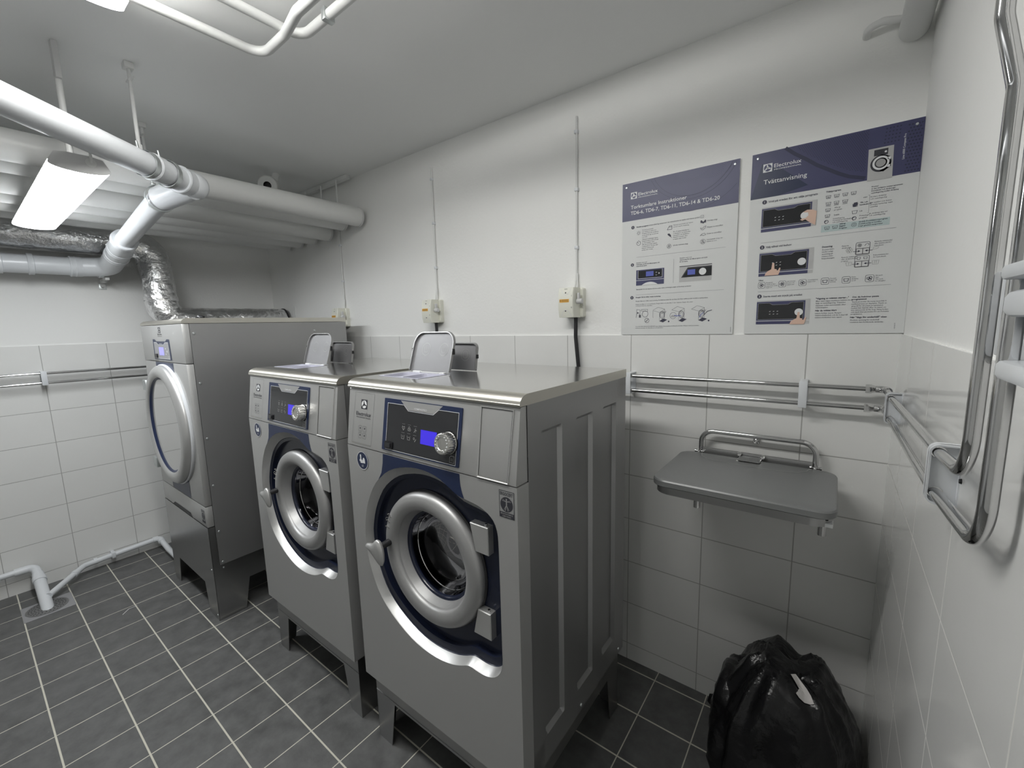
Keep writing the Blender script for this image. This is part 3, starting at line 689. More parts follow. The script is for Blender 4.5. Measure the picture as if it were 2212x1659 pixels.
    s2.lathe([(0, .003), (.004, .0025), (.005, 0)], (px1, -.965, .285), (1, 0, 0), 10); build_each(s2, 'plinth_screw', 'galvanised', pl)
    return root
make_dryer()
it = MB().lathe([(0, .016), (.012, .015), (.017, .008), (.017, .0)], (-2.790, -.900, 1.606), (0, 0, 1), 20)
it.box(-2.790, -2.745, -.904, -.892, 1.608, 1.618, .002)
props(it.build('rotary_knob', 'black_plastic', None, (-2.79, -.9, 1.606)), 'small black round knob with a lever lying on top of the tall dryer', 'knob')

# ------------------------------------------------------------------ foil-wrapped exhaust duct behind the dryer
def foil_duct(name, path, r, label):
    t = thing(name, path[0], label, 'duct')
    pts = fillet(path, .115, 9)
    # resample finely and crumple
    P = [Vector(p) for p in pts]; res = [P[0]]
    for a, b in zip(P, P[1:]):
        n = max(1, int((b - a).length / .02))
        for k in range(1, n + 1): res.append(a.lerp(b, k / n))
    mb = MB(); mb.tube(res, r, 40, True)
    v2 = []
    for p in mb.v:
        q = Vector(p); n = noise.noise_vector(q * 22) * .0045 + noise.noise_vector(q * 60) * .0018; v2.append(tuple(q + n))
    mb.v = v2; return t, mb.build('foil_wrap', 'foil', t, sharp=80), res
t, o, res = foil_duct('exhaust_duct', [(-3.76, -.03, 1.616), (-3.77, -.80, 1.616), (-3.82, -.81, 2.112), (-3.862, -3.5, 2.118)], .089,
                      'foil-wrapped silver duct rising beside the tall dryer and running below the ceiling')
for i in (0,):
    MB().lathe([(.0, 0), (.093, 0), (.093, .008), (.0, .008)], (-3.76, -.03, 1.616), (0, 1, 0), 40).build('end_collar', 'rubber', t)
for (a, b, c, ax) in ((-3.813, -.808, 2.00, (0, 0, 1)), (-3.785, -.803, 1.76, (0, .02, 1)), (-3.825, -.98, 2.113, (0, 1, 0))):
    mb = MB().lathe([(.092, -.012), (.0935, 0), (.092, .012)], (a, b, c), ax, 40); mb.v = [tuple(Vector(p) + noise.noise_vector(Vector(p) * 40) * .0015) for p in mb.v]
    mb.build('foil_tape', 'foil', t, sharp=80)

# ------------------------------------------------------------------ six white insulated pipes under the ceiling
for i, (x, zb) in enumerate(((-2.620, 2.176), (-2.797, 2.176), (-2.983, 2.136), (-3.180, 2.136), (-3.375, 2.136), (-3.560, 2.136))):
    r = .0575; words = ['nearest to the camera and longest in view', 'second in from the right of its row', 'third in from the right of its row, slightly lower', 'fourth in from the right of its row', 'fifth in from the right of its row', 'farthest left, closest to the foil duct'][i]
    t = thing('insulated_pipe', (x, -.03, zb + r), 'fat white ceiling pipe, ' + words, 'pipe', 'row of insulated pipes under the ceiling')
    MB().tube([(x, -.032, zb + r), (x, -3.54, zb + r)], r, 40).build('insulation_jacket', 'white_paint', t)
    MB().lathe([(0, 0), (r + .002, 0), (r + .002, -.010), (r - .001, -.012)], (x, -.030, zb + r), (0, 1, 0), 40).build('end_cap', 'lamp_housing', t)
t = thing('pipe_hanger_rail', (-3.0, -.04, 2.5), 'white ceiling channel with thin rods, above the ends of the fat pipes', 'hanger')
MB().box(-3.31, -2.68, -.062, -.034, 2.472, 2.499, .002).build('channel', 'white_paint', t)
for x, z in ((-2.775, 2.288), (-2.960, 2.248), (-3.160, 2.248), (-3.290, 2.248)):
    MB().tube([(x, -.075, 2.48), (x, -.075, z)], .0055, 10).build('threaded_rod', 'white_paint', t)
t = thing('pipe_stub', (-2.95, -.36, 2.40), 'white round pipe stub with a dark hole, above the fat pipes near the back wall', 'pipe stub')
a = Vector((.75, -.6, -.25)).normalized()
MB().lathe([(.022, .05), (.050, .05), (.054, .046), (.054, 0), (.04, -.03), (0, -.03)], (-2.97, -.40, 2.41), a, 32).build('collar', 'white_paint', t)
MB().lathe([(.0225, .0495), (.020, .02), (0, .02)], (-2.97, -.40, 2.41), a, 24).build('opening', 'rubber', t)
MB().tube([(-2.99, -.37, 2.41), (-3.0, -.34, 2.50)], .02, 16).build('elbow', 'white_paint', t)

# ------------------------------------------------------------------ sewer pipe with its tee and elbow
t = thing('sewer_pipe', (-2.33, -1.033, 2.15), 'large white plastic sewer pipe with a tee and elbow, left of the fat pipes', 'pipe')
dm = Vector((-.41, .51, 0)).normalized(); A = Vector((-2.331, -1.033, 2.15)); r = .042
main = MB().tube([A - dm * 3.05, A - dm * .02], r, 40); main.build('main_run', 'white_plastic', t)
def collar(p, ax, r0, r1, ln, name='socket', par=None, m='white_plastic'):
    return MB().lathe([(r0, -ln / 2), (r1, -ln / 2 + .001), (r1 + .002, -ln / 2 + .006), (r1, -ln / 2 + .012), (r1, ln / 2 - .004), (r0, ln / 2)], p, ax, 40).build(name, m, par or t)
collar(A - dm * .155, dm, r, .048, .05)
MB().tube([A - dm * .14, A + dm * .02], .0455, 40).build('tee_body', 'white_plastic', t)
collar(A - dm * .015, dm, r, .0525, .05)
MB().lathe([(.050, -.05), (.0535, -.045), (.0535, 0), (.051, .012), (.045, .018), (0, .020)], A + dm * .06, dm, 40).build('end_cap', 'white_plastic', t)
bpath = [A + dm * .03 + Vector((0, 0, -.012)), Vector((-2.50, -1.078, 2.106)), Vector((-3.34, -1.048, 2.041))]
MB().tube([bpath[0] - Vector((0, 0, 0)), bpath[1]], [.050, .049], 40).build('branch_socket', 'white_plastic', t)
MB().tube([bpath[0].lerp(bpath[1], .5), bpath[1], bpath[2]], .042, 40).build('branch_run', 'white_plastic', t)
el = fillet([(-3.28, -1.050, 2.046), (-3.60, -1.036, 1.992), (-3.80, -1.04, 1.950), (-3.82, -1.17, 1.944)], .09, 8)
MB().tube(el, .056, 40).build('elbow', 'white_plastic', t)
for p, ax in (((-3.30, -1.049, 2.044), (1, 0, .1)), ((-3.45, -1.042, 2.018), (1, 0, .17)), ((-3.56, -1.038, 1.999), (1, 0, .2)), ((-3.82, -1.175, 1.944), (0, 1, 0))):
    collar(p, ax, .05, .0585, .035)
MB().tube([(-3.82, -1.16, 1.944), (-3.82, -3.54, 1.919)], .052, 40).build('wall_run', 'white_plastic', t)
for y in (-1.078, -1.20, -1.367, -1.485, -2.2): collar((-3.82, y, 1.944 + (y + 1.17) * .0105), (0, 1, 0), .05, .0585, .028)
for q, ax, rr in ((A - dm * .195, dm, .0455), (A - dm * .095, dm, .050), (Vector((-2.50, -1.078, 2.106)), Vector((-1, 0, -.07)), .052)):
    c = MB().lathe([(rr, -.010), (rr + .002, -.010), (rr + .002, .010), (rr, .010)], q, ax, 36)
    s_ = ax.normalized().cross(Vector((0, 0, 1))).normalized(); e = q + Vector((0, 0, rr)) + s_ * -.02
    c.tube([e, e + Vector((0, 0, .035)) - s_ * .005], .004, 8); c.box(e.x - .012, e.x + .012, e.y - .008, e.y + .008, e.z - .004, e.z + .006, .001)
    c.build('pipe_clamp', 'galvanised', t)
t = thing('pipe_bracket', (-3.98, -1.05, 1.845), 'small galvanised bracket holding the sewer pipe to the left wall', 'bracket')
MB().box(XL - TP, XL - TP + .003, -1.068, -1.032, 1.826, 1.864, .001).build('wall_plate', 'galvanised', t)
MB().lathe([(0, .006), (.006, .006), (.007, 0)], (XL - .002, -1.05, 1.842), (1, 0, 0), 12).build('bolt', 'side_paint', t)
MB().box(-3.978, -3.90, -1.062, -1.038, 1.868, 1.888, .002).box(-3.98, -3.976, -1.062, -1.038, 1.845, 1.888).box(-3.90, -3.82, -1.060, -1.040, 1.875, 1.893, .002).build('arm', 'white_paint', t)
# hanger rods
for (x, y, zb, lab) in ((-2.242, -1.191, 2.195, 'thin white hanger rod reaching down to the sloping sewer pipe'), (-2.774, -1.040, 2.292, 'thin white hanger rod standing behind the sewer pipe clamp')):
    t = thing('hanger_rod', (x, y, 2.5), lab, 'hanger', 'thin hanger rods at the sewer pipe')
    MB().tube([(x, y, 2.495), (x, y, zb)], .0062, 12).build('rod', 'white_paint', t)
    MB().box(x - .020, x + .016, y - .014, y + .014, 2.478, 2.499, .002).box(x - .028, x + .028, y - .006, y + .006, 2.440, 2.446, .001).build('ceiling_bracket', 'white_paint', t)
    MB().lathe([(0, 0), (.010, 0), (.010, .03), (0, .03)], (x, y, zb), (0, 0, 1), 6).build('nut', 'white_paint', t)

# ------------------------------------------------------------------ ceiling lights
def lamp(name, x0, x1, yc, zb, label, cat='light', wrap=.030, dm='diffuser'):
    t = thing(name, ((x0 + x1) / 2, yc, zb + .055), label, cat, 'long ceiling lights')
    hw = .074
    arc_ = [(yc - hw * math.cos(PI * k / 14), zb + .016 - .016 * math.sin(PI * k / 14)) for k in range(15)]
    arc_ = [(yc - hw * .98, zb + wrap)] + arc_ + [(yc + hw * .98, zb + wrap)]
    m = MB(); m.loft([[(x, y, z) for y, z in arc_] for x in (x0 + .004, x1 - .004)], False)
    for x in (x0 + .004, x1 - .004): m.poly(arc_, lambda u, v, w, x=x: (x, u, v))
    m.build('diffuser', dm, t)
    sec = [(yc - hw * .98 - .0005, zb + wrap + .0005), (yc - hw * .78, zb + .050), (yc - .03, zb + .055), (yc + .03, zb + .055), (yc + hw * .78, zb + .050), (yc + hw * .98 + .0005, zb + wrap + .0005)]
    h = MB(); h.loft([[(x, y, z) for y, z in sec] for x in (x0, x1)], True, cap0=True, cap1=True); ho = h.build('housing', 'lamp_housing', t)
    for x, sx in ((x0, -1), (x1, 1)):
        o = [(y, z) for y, z in arc_] + sec[::-1]
        e = MB().poly([(y, z - .0015) for y, z in arc_] + sec[::-1][1:-1], lambda u, v, w, x=x, sx=sx: (x + sx * w, u, v), .003, w0=-.001)
        e.build('end_plate', 'lamp_housing', t)
    return t
L1 = lamp('pendant_light', -3.345, -2.150, -1.374, 2.062, 'long white lit light hanging at the left under the white pipes', wrap=.022, dm='diffuser_cool')
MB().box(-2.296, -2.262, -1.380, -1.364, 2.385, 2.499, .002).build('ceiling_box', 'lamp_housing', L1)
MB().tube([(-2.283, -1.372, 2.39), (-2.283, -1.372, 2.11)], .009, 12).build('suspension_rod', 'white_paint', L1)
MB().tube(fillet([(-2.275, -1.366, 2.18), (-2.165, -1.350, 2.17), (-2.135, -1.347, 2.12), (-2.146, -1.347, 2.097)], .02), .004, 8).lathe([(.012, 0), (.014, .001), (.014, .004), (0, .004)], (-2.150, -1.347, 2.097), (1, 0, 0), 16).build('supply_cable', 'white_paint', L1)
MB().tube([(-3.277, -1.3655, 2.499), (-3.277, -1.3655, 2.11)], .006, 10).build('suspension_rod', 'white_paint', L1)
L2 = lamp('ceiling_light', -1.798, -.600, -1.3655, 2.418, 'long white lit ceiling light cut off by the top edge of the photo', wrap=.036)
MB().box(-1.7, -.7, -1.40, -1.33, 2.476, 2.499).build('mounting_plate', 'lamp_housing', L2)

# ------------------------------------------------------------------ thin pipes under the ceiling
t = thing('water_pipe', (-1.733, -1.27, 2.44), 'thin white painted ceiling pipe with a double kink, the lower of two', 'pipe', 'thin painted pipes under the ceiling')
MB().tube(fillet([(-1.735, -3.54, 2.44), (-1.728, -.956, 2.44), (-1.560, -.962, 2.436), (-1.375, -1.022, 2.39), (-.45, -1.022, 2.39), (-.45, -1.022, 2.498)], [0, .05, .05, .05, .04, 0]), .0140, 20).build('pipe_run', 'white_paint', t)
t = thing('water_pipe', (-1.58, -1.13, 2.455), 'thin white painted ceiling pipe with one plain bend, behind its kinked twin', 'pipe', 'thin painted pipes under the ceiling')
MB().tube(fillet([(-1.588, -3.54, 2.455), (-1.568, -.905, 2.455), (-.40, -.905, 2.455), (-.38, -.905, 2.498)], [0, .05, .01, 0]), .0140, 20).build('pipe_run', 'white_paint', t)
MB().box(-1.425, -1.405, -.922, -.888, 2.438, 2.472, .003).build('pipe_clip', 'galvanised', t)
t = thing('corner_pipe', (-.04, 0, 2.31), 'thick white pipe end at the upper right corner of the back wall', 'pipe')
MB().tube(fillet([(-.036, -.002, 2.312), (-.036, -.50, 2.312), (-.036, -.50, 2.499)], .06), .033, 32).build('pipe_run', 'white_paint', t)
MB().tube(fillet([(-.138, TP, 2.332), (-.138, -.030, 2.336), (-.105, -.032, 2.342), (-.04, -.03, 2.325)], .022), .0095, 16).build('side_pipe', 'white_paint', t)

# ------------------------------------------------------------------ switch boxes on the back wall
def switch_box(x0, zc, label, cab_label, down):
    t = thing('isolator_switch', (x0 + .06, TP, zc), label, 'switch box', 'isolator switch boxes')
    # housing bulging forward; measured box is .13 high
    h = MB(); zt, zb = zc + .0635, zc - .0645; w_ = .092
    lo = [rrect(x0 - .002 + i, zb + i, x0 + w_ - i, zt - i, .008, 4) for i in (0, 0, .002)]
    h.loft([[(u, TP, v) for u, v in lo[0]], [(u, -.018, v) for u, v in lo[1]], [(u, -.020, v) for u, v in lo[2]]], True)
    h.poly(lo[2], lambda u, v, w: (u, -.020, v)); ho = h.build('back_box', 'cream_plastic', t)
    f = MB(); n = 12
    secs = []
    for k in range(n + 1):
        s_ = -1 + 2 * k / n; z = zc - .0005 + s_ * .0635; y = -.070 - .010 * (1 - s_ * s_)
        secs.append([(x0, -.020, z), (x0 + .001, y + .003, z), (x0 + .004, y, z), (x0 + .072, y, z), (x0 + .075, y + .003, z), (x0 + .078, -.020, z)])
    f.loft(secs, True, cap0=True, cap1=True); fo = f.build('cover', 'cream_plastic', t, sharp=30)
    FM = lambda u, v, w: (x0 + u, -.0802 + .010 * (v / .0635) ** 2 - w, zc + v)
    d = MB(); 
    for sg in (1, -1):
        d.stroke([(.014, sg * .060), (.024, sg * .040), (.034, sg * .033), (.044, sg * .033), (.054, sg * .040), (.064, sg * .060)], .0022, FM, .0008)
    d.build('cover_moulding', 'white_paint', fo)
    s_ = MB().poly(circ(.038, .041, .0032, 12), FM, .0006).poly(circ(.038, -.036, .0032, 12), FM, .0006).stroke([(.068, .030), (.068, .024)], .0012, FM, .0006).stroke(circ(.068, -.022, .0025, 12), .0009, FM, .0006, True)
    s_.text('katko', .031, .055, .0055, FM, .0006, width=.015); s_.build('cover_print', 'ink', fo)
    lb = MB().rect(.010, .0005, .056, .0140, FM, .0010).build('warning_label', 'label_orange', t)
    MB().stroke(circ(.0145, .0072, .003, 12), .0013, FM, .0014, True).stroke([(.020, .0098), (.053, .0098)], .0016, FM, .0014).stroke([(.020, .005), (.053, .005)], .0016, FM, .0014).build('label_print', 'ink', lb)
    k = MB().lathe([(0, .024), (.010, .024), (.0115, .022), (.0115, 0)], (x0 + .077, -.045, zc + .004), (1, 0, 0), 24)
    ko = k.build('switch_lever', 'lamp_housing', t)
    MB().box(x0 + .079, x0 + .089, -.052, -.038, zc + .006, zc + .040, .002).build('lever_arm', 'lamp_housing', ko)
    # supply conduit above
    zt_ = 2.39
    c = thing('surface_cable', (x0 + .05, 0, zc + .07), cab_label, 'cable', 'thin cables on the back wall')
    MB().tube(fillet([(x0 + .052 + .002, -.002, zt_), (x0 + .052, -.002, zc + .125), (x0 + .047, -.010, zc + .062)], .03), .0042, 10).build('cable_sheath', 'white_paint', c)
    MB().tube([(x0 + .056, -.002, zc + .125), (x0 + .059, -.010, zc + .062)], .0035, 8).build('cable_strand', 'white_paint', c)
    for z in (2.33, 2.10, 1.86): 
        if z > zc + .1: MB().box(x0 + .044, x0 + .061, -.009, TP, z - .007, z + .007, .002).build('cable_clip', 'white_plastic', c)
    if down:
        c2 = MB().tube(fillet([(x0 + .060, -.026, zc - .0655), (x0 + .056, -.021, zc - .15), (x0 + .070, -.019, zc - .30), (x0 + .070, -.019, zc - .75)], .08), .0085, 14)
        props(c2.build('power_cable', 'rubber', None, (x0 + .068, -.03, zc - .0655)), down, 'cable', 'black power cables')
switch_box(-1.131, 1.6235, 'cream isolator switch box above the right-hand washer, largest of three', 'thin white cable clipped up the wall above the right-hand switch box', 'thick black cable hanging from the right-hand switch box behind the washer')
switch_box(-2.020, 1.6200, 'cream isolator switch box in the middle, above the raised detergent flaps', 'thin white cable clipped up the wall above the middle switch box', 'short thick black cable from the middle switch box, mostly behind a raised flap')
switch_box(-2.952, 1.6120, 'cream isolator switch box half hidden behind the tall dryer', 'thin white cable running from the fat pipes to the left-hand switch box', None)
props(MB().box(-3.62, -3.612, 0, TP, 1.50, 1.72, .001).build('cable_cover', 'white_paint', None, (-3.616, .003, 1.6)), 'short thin white cable strip on the back wall beyond the tall dryer', 'cable')

# ------------------------------------------------------------------ chrome heating pipes
RP = .0076
def chrome(name, path, rr, label, origin, fit=None):
    t = thing(name, origin, label, 'pipe', 'chrome heating pipes along the walls')
    MB().tube(fillet(path, rr, 14), RP, 28).build('pipe_run', 'chrome', t)
    return t
KX = -.0225
for i, (zb, zc_, zd, yv, lab) in enumerate(((1.317, 1.312, 1.338, -1.020, 'upper chrome pipe of the back wall, turning up nearer the corner'),
                                 (1.2585, 1.255, 1.278, -1.108, 'lower chrome pipe of the back wall, turning up farther from the corner'))):
    zend = zd + (.011, .022)[i]
    path = [(-2.10, -.050, zb), (KX, -.050, zb), (KX, -.18, zc_), (-.0235, -.86, zd), (-.0225, yv, zend), (-.0225, yv + .002, 1.765), (-.037, yv + .004, 1.835), (-.037, yv + .004, 2.49)]
    t = chrome('heating_pipe', path, [0, .028, .3, .3, .052, .05, .05, 0], lab, (-.3, -.05, zb))
    f = MB().lathe([(.0080, 0), (.0125, 0), (.0135, .002), (.0135, .014), (.0115, .017), (.0095, .024), (.0085, .024)], (-.072, -.05, zb), (1, 0, 0), 6)
    f.build('hex_nut', 'chrome', t)
    el = fillet([(-.048, -.050, zb), (KX, -.050, zb), (KX, -.078, zb - .001)], .02, 10)
    MB().tube(el, .0105, 20).build('elbow_fitting', 'chrome', t)
def plate_bracket(label, c, axis, h, out, offs, group='white plastic pipe brackets'):
    """rounded plate standing off the wall with a hole for each pipe, plus a wall flange"""
    return None
grp = 'white plastic pipe brackets'
def u_bracket_back(x0, x1, z0, z1, label):
    t = thing('pipe_bracket', ((x0 + x1) / 2, 0, (z0 + z1) / 2), label, 'bracket', grp)
    MB().box(x0, x1, -.066, -.060, z0, z1, .0022).build('front_plate', 'white_plastic', t)
    build_each(MB().box(x0 + .001, x1 - .001, -.062, 0, z1 - .006, z1, .002).box(x0 + .001, x1 - .001, -.062, 0, z0, z0 + .006, .002), 'lip', 'white_plastic', t)
    MB().box(x0 + .001, x1 - .001, -.004, 0, z0, z1, .001).build('wall_plate', 'white_plastic', t)
u_bracket_back(-.826, -.803, 1.244, 1.330, 'white pipe bracket on the back wall at the rear corner of the right washer')
u_bracket_back(-.2385, -.2150, 1.245, 1.331, 'white pipe bracket on the back wall above the folding shelf')
def plate_right(y, zlo, zhi, pz, label):
    t = thing('pipe_bracket', (0, y, (zlo + zhi) / 2), label, 'bracket', grp)
    o = [(-u, v) for u, v in rrect(-.0, zlo, .0345, zhi, .0001, 1)]
    o = [(0, zlo), (0, zhi)] + [(-.0345 + .012 * (1 - math.sin(math.radians(90 - a))), zhi - .012 * (1 - math.cos(math.radians(90 - a)))) for a in range(90, -1, -15)][::-1][::-1]
    o = [(0, zlo), (0, zhi)] + [(-.0225 - .012 * math.sin(math.radians(a)), zhi - .012 + .012 * math.cos(math.radians(a))) for a in range(0, 91, 15)] + [(-.0225 - .012 * math.cos(math.radians(a)), zlo + .012 - .012 * math.sin(math.radians(a))) for a in range(0, 91, 15)]
    holes = [circ(KX - .0005, z, RP + .0012, 20) for z in pz]
    mp = lambda u, v, w: (u, y - w, v)
    MB().poly(o, mp, .0, holes=holes, w0=-.003).build('plate', 'white_plastic', t, sharp=30)
    i2 = inset(o, .0026); n = len(o)
    l = MB().loft([[mp(a, b, .006) for a, b in o], [mp(a, b, -.012) for a, b in o], [mp(a, b, -.012) for a, b in i2], [mp(a, b, .006) for a, b in i2]], True)
    l.loft([[mp(a, b, .006) for a, b in o], [mp(a, b, .006) for a, b in i2]], True); l.build('rim', 'white_plastic', t, sharp=30)
    MB().lathe([(0, .003), (.003, .0028), (.004, 0)], (0, y - .012, (zlo + zhi) / 2 - .003), (-1, 0, 0), 12).build('screw', 'black_plastic', t)
plate_right(-.180, 1.242, 1.327, (1.312, 1.255), 'white pipe bracket on the right wall close to the corner')
plate_right(-.865, 1.262, 1.351, (1.338, 1.278), 'large white pipe bracket on the right wall just before the pipes turn up')
t = thing('pipe_bracket', (0, -1.15, 1.53), 'white plastic bracket cut by the right edge of the photo, around an upright pipe', 'bracket', grp)
build_each(MB().box(-.034, 0, -1.30, -1.104, 1.566, 1.580, .004).box(-.030, 0, -1.30, -1.090, 1.532, 1.556, .006), 'lip', 'white_plastic', t)
MB().box(-.008, 0, -1.30, -.985, 1.488, 1.580, .002).build('wall_plate', 'white_plastic', t)
MB().box(-.030, 0, -1.30, -1.100, 1.474, 1.492, .004).build('lower_lip', 'white_plastic', t)
# pair on the left wall
for z, lab in ((1.3125, 'upper chrome pipe on the left wall, ending behind the tall dryer'), (1.2545, 'lower chrome pipe on the left wall, ending behind the tall dryer')):
    chrome('heating_pipe', [(-3.930, -3.45, z + .008), (-3.930, -1.5, z + .002), (-3.930, -.20, z - .006)], .3, lab, (-3.93, -1.5, z))
t = thing('pipe_bracket', (XL, -1.383, 1.285), 'white pipe bracket on the left wall holding the two chrome pipes', 'bracket', grp)
MB().box(-3.9185, -3.9125, -1.396, -1.370, 1.243, 1.326, .0022).build('front_plate', 'white_plastic', t)
build_each(MB().box(XL, -3.916, -1.395, -1.371, 1.320, 1.326, .002).box(XL, -3.916, -1.395, -1.371, 1.243, 1.249, .002).box(XL, XL + .004, -1.395, -1.371, 1.243, 1.326, .001), 'lip', 'white_plastic', t)

# ------------------------------------------------------------------ folding shelf
t = thing('folding_shelf', (-.355, 0, 1.05), 'grey folding shelf with a chrome hoop, open on the back wall above the black bag', 'shelf')
MB().tube(fillet([(-.532, -.040, 1.040), (-.532, -.040, 1.126), (-.180, -.040, 1.126), (-.180, -.040, 1.040)], .046, 12), .0088, 24).build('wall_hoop', 'chrome', t)
MB().box(-.525, -.187, -.050, -.036, 1.038, 1.062, .001).build('cross_bar', 'side_paint', t)
MB().box(-.366, -.346, -.012, 0, 1.092, 1.122, .003).lathe([(0, .024), (.005, .022), (.007, .014), (.007, 0)], (-.356, 0, 1.104), (0, -1, 0), 14).build('wall_lug', 'chrome', t)
bd = [(-.572, -.405), (-.130, -.405), (-.121, -.380), (-.128, -.120), (-.150, -.085), (-.195, -.080), (-.205, -.110), (-.235, -.135), (-.300, -.142), (-.440, -.142), (-.495, -.132), (-.520, -.105), (-.528, -.080), (-.560, -.085), (-.588, -.120), (-.592, -.380)]
bd = [(-.566, -.432), (-.150, -.432), (-.118, -.400), (-.122, -.120), (-.160, -.085), (-.500, -.085), (-.566, -.085), (-.592, -.125), (-.598, -.400)]
z1 = 1.050
b = MB(); o = rrect(-.590, -.434, -.121, -.072, .045, 9)
b.loft([[(u, v, 1.028) for u, v in inset(o, .002)], [(u, v, 1.030) for u, v in o], [(u, v, 1.045) for u, v in o], [(u, v, 1.049) for u, v in inset(o, .003)], [(u, v, z1) for u, v in inset(o, .008)]], True, cap0=True)
# seat hollow along the back edge
n = 26; oi = inset(o, .008); b.poly(oi, lambda u, v, w: (u, v, z1), 0)
b.build('board', 'shelf_board', t, sharp=30)
hol = rrect(-.512, -.170, -.200, -.074, .055, 8)
MB().stroke([(-.520, -.078), (-.512, -.115), (-.490, -.140), (-.450, -.152), (-.35, -.156), (-.26, -.154), (-.222, -.140), (-.200, -.112), (-.193, -.078)], .003, lambda u, v, w: (u, v, z1 + w), .0008).build('board_hollow', 'label_grey', t)
fr = fillet([(-.585, -.09, 1.012), (-.585, -.418, 1.012), (-.128, -.418, 1.012), (-.128, -.09, 1.012)], .05, 8)
f = MB(); f.loft([[Vector(p) + Vector((0, 0, .010)) for p in fr], [Vector(p) - Vector((0, 0, .012)) for p in fr]], False)
cc = Vector((-.356, -.25, 1.012)); ins = [Vector((c.x + (.004 if c.x < cc.x else -.004), c.y + .004, c.z)) for c in map(Vector, fr)]
f.loft([[p + Vector((0, 0, .010)) for p in ins], [p - Vector((0, 0, .012)) for p in ins]], False).loft([[Vector(p) - Vector((0, 0, .012)) for p in fr], [p - Vector((0, 0, .012)) for p in ins]], False)
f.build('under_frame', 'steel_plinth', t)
MB().box(-.574, -.138, -.405, -.10, 1.016, 1.029, .002).build('gap_shade_slab', 'black_plastic', t)  # black slab standing in for the shade in the gap below the board
for x in (-.463, -.150):
    MB().tube([(x, -.372, 1.004), (x, -.372, .962)], .0095, 20).build('peg', 'chrome', t)
MB().box(-.170, -.128, -.405, -.36, .999, 1.010, .002).build('corner_cap', 'print_white', t)
for x, s_ in ((-.532, 1), (-.180, -1)):
    MB().lathe([(0, .016), (.005, .015), (.0065, .010), (.0045, .008), (.0045, -.012), (.0065, -.013), (.0065, -.018), (0, -.019)], (x, -.055, 1.048), (s_, 0, 0), 12).build('bolt', 'chrome', t)
    MB().box(x - .004, x + .004, -.085, -.036, 1.032, 1.056, .001).build('pivot_plate', 'chrome', t)
MB().poly(rrect(-.398, -.118, -.330, -.055, .006, 4), lambda u, v, w: (u, v, z1 + .0035 + w), .001, w0=0).build('centre_flap', 'shelf_board', t)
for x in (-.400, -.328): MB().lathe([(0, .006), (.007, .005), (.008, 0), (.008, -.006), (0, -.006)], (x, -.060, 1.060), (0, -1, .3), 12).build('flap_clamp', 'chrome', t)

# ------------------------------------------------------------------ drain pipes and floor drain
t = thing('drain_pipe', (-3.62, -1.55, 0), 'white plastic drain pipes along the left wall ending in a branch over the floor drain', 'pipe')
MB().tube(fillet([(-3.938, -3.5, .135), (-3.938, -1.57, .152), (-3.925, -1.553, .138), (-3.900, -1.553, .118)], [0, .03, .02, 0]), .0165, 24).build('wall_run', 'white_plastic', t)
MB().tube(fillet([(-3.938, -1.64, .151), (-3.938, -1.556, .151), (-3.872, -1.553, .107)], .035, 10), .0225, 28).build('elbow', 'white_plastic', t)
dv = (Vector((-3.615, -1.551, -.02)) - Vector((-3.905, -1.553, .125))).normalized()
p0 = Vector((-3.892, -1.553, .118)); MB().tube([p0, p0 + dv * .30], .0265, 28).build('branch_body', 'white_plastic', t)
MB().lathe([(.026, -.016), (.0305, -.015), (.0305, .015), (.026, .016)], p0 + dv * .045, dv, 28).lathe([(.027, 0), (.0255, .012), (.020, .024), (.012, .031), (0, .033)], p0 + dv * .292, dv, 28).build('socket', 'white_plastic', t)
br = fillet([(-3.700, -1.535, .045), (-3.925, -1.355, .063), (-3.938, -1.20, .068), (-3.938, -.965, .078), (-3.86, -.960, .062), (-3.76, -.958, .045), (-3.45, -.955, .040)], [0, .05, .05, .022, .02, .02, 0], 8)
MB().tube(br, .0165, 24).build('branch_run', 'white_plastic', t)
for p, ax, ln in (((-3.860, -1.407, .0575), (-.78, .62, .06), .03), ((-3.934, -1.30, .0655), (0, 1, 0), .02), ((-3.938, -.985, .077), (0, 1, 0), .03), ((-3.90, -.962, .070), (1, 0, -.2), .04), ((-3.938, -1.62, .151), (0, 1, 0), .03)):
    MB().lathe([(.0165, -ln / 2), (.0200, -ln / 2 + .001), (.0200, ln / 2 - .001), (.0165, ln / 2)], p, ax, 28).build('coupling', 'white_plastic', t)
for y, z in ((-1.212, .068), (-1.705, .149)):
    MB().box(-3.982, -3.918, y - .011, y + .011, z - .020, z + .020, .006).build('pipe_clip', 'white_plastic', t)
t = thing('floor_drain', (-3.65, -1.55, 0), 'square grey floor drain with a round perforated grate near the left wall', 'drain')
G = lambda u, v, w: (u, v, w)
MB().poly([(-3.745, -1.648), (-3.548, -1.648), (-3.548, -1.447), (-3.745, -1.447)], G, .0015, w0=.0002).build('frame_plate', 'print_grey', t)
g = MB().poly(circ(-3.648, -1.552, .084, 48), G, .0030, w0=.0015); g.stroke(circ(-3.648, -1.552, .084, 48), .003, G, .0034, True); gr = g.build('grate', 'grate', t)
hh = MB()
for rr, n in ((.022, 8), (.036, 14), (.050, 20), (.062, 24), (.073, 28)):
    for k in range(n): hh.poly(circ(-3.648 + rr * math.cos(2 * PI * k / n + rr * 40), -1.552 + rr * math.sin(2 * PI * k / n + rr * 40), .0034, 8), G, .0036)
hh.build('grate_holes', 'rubber', gr)

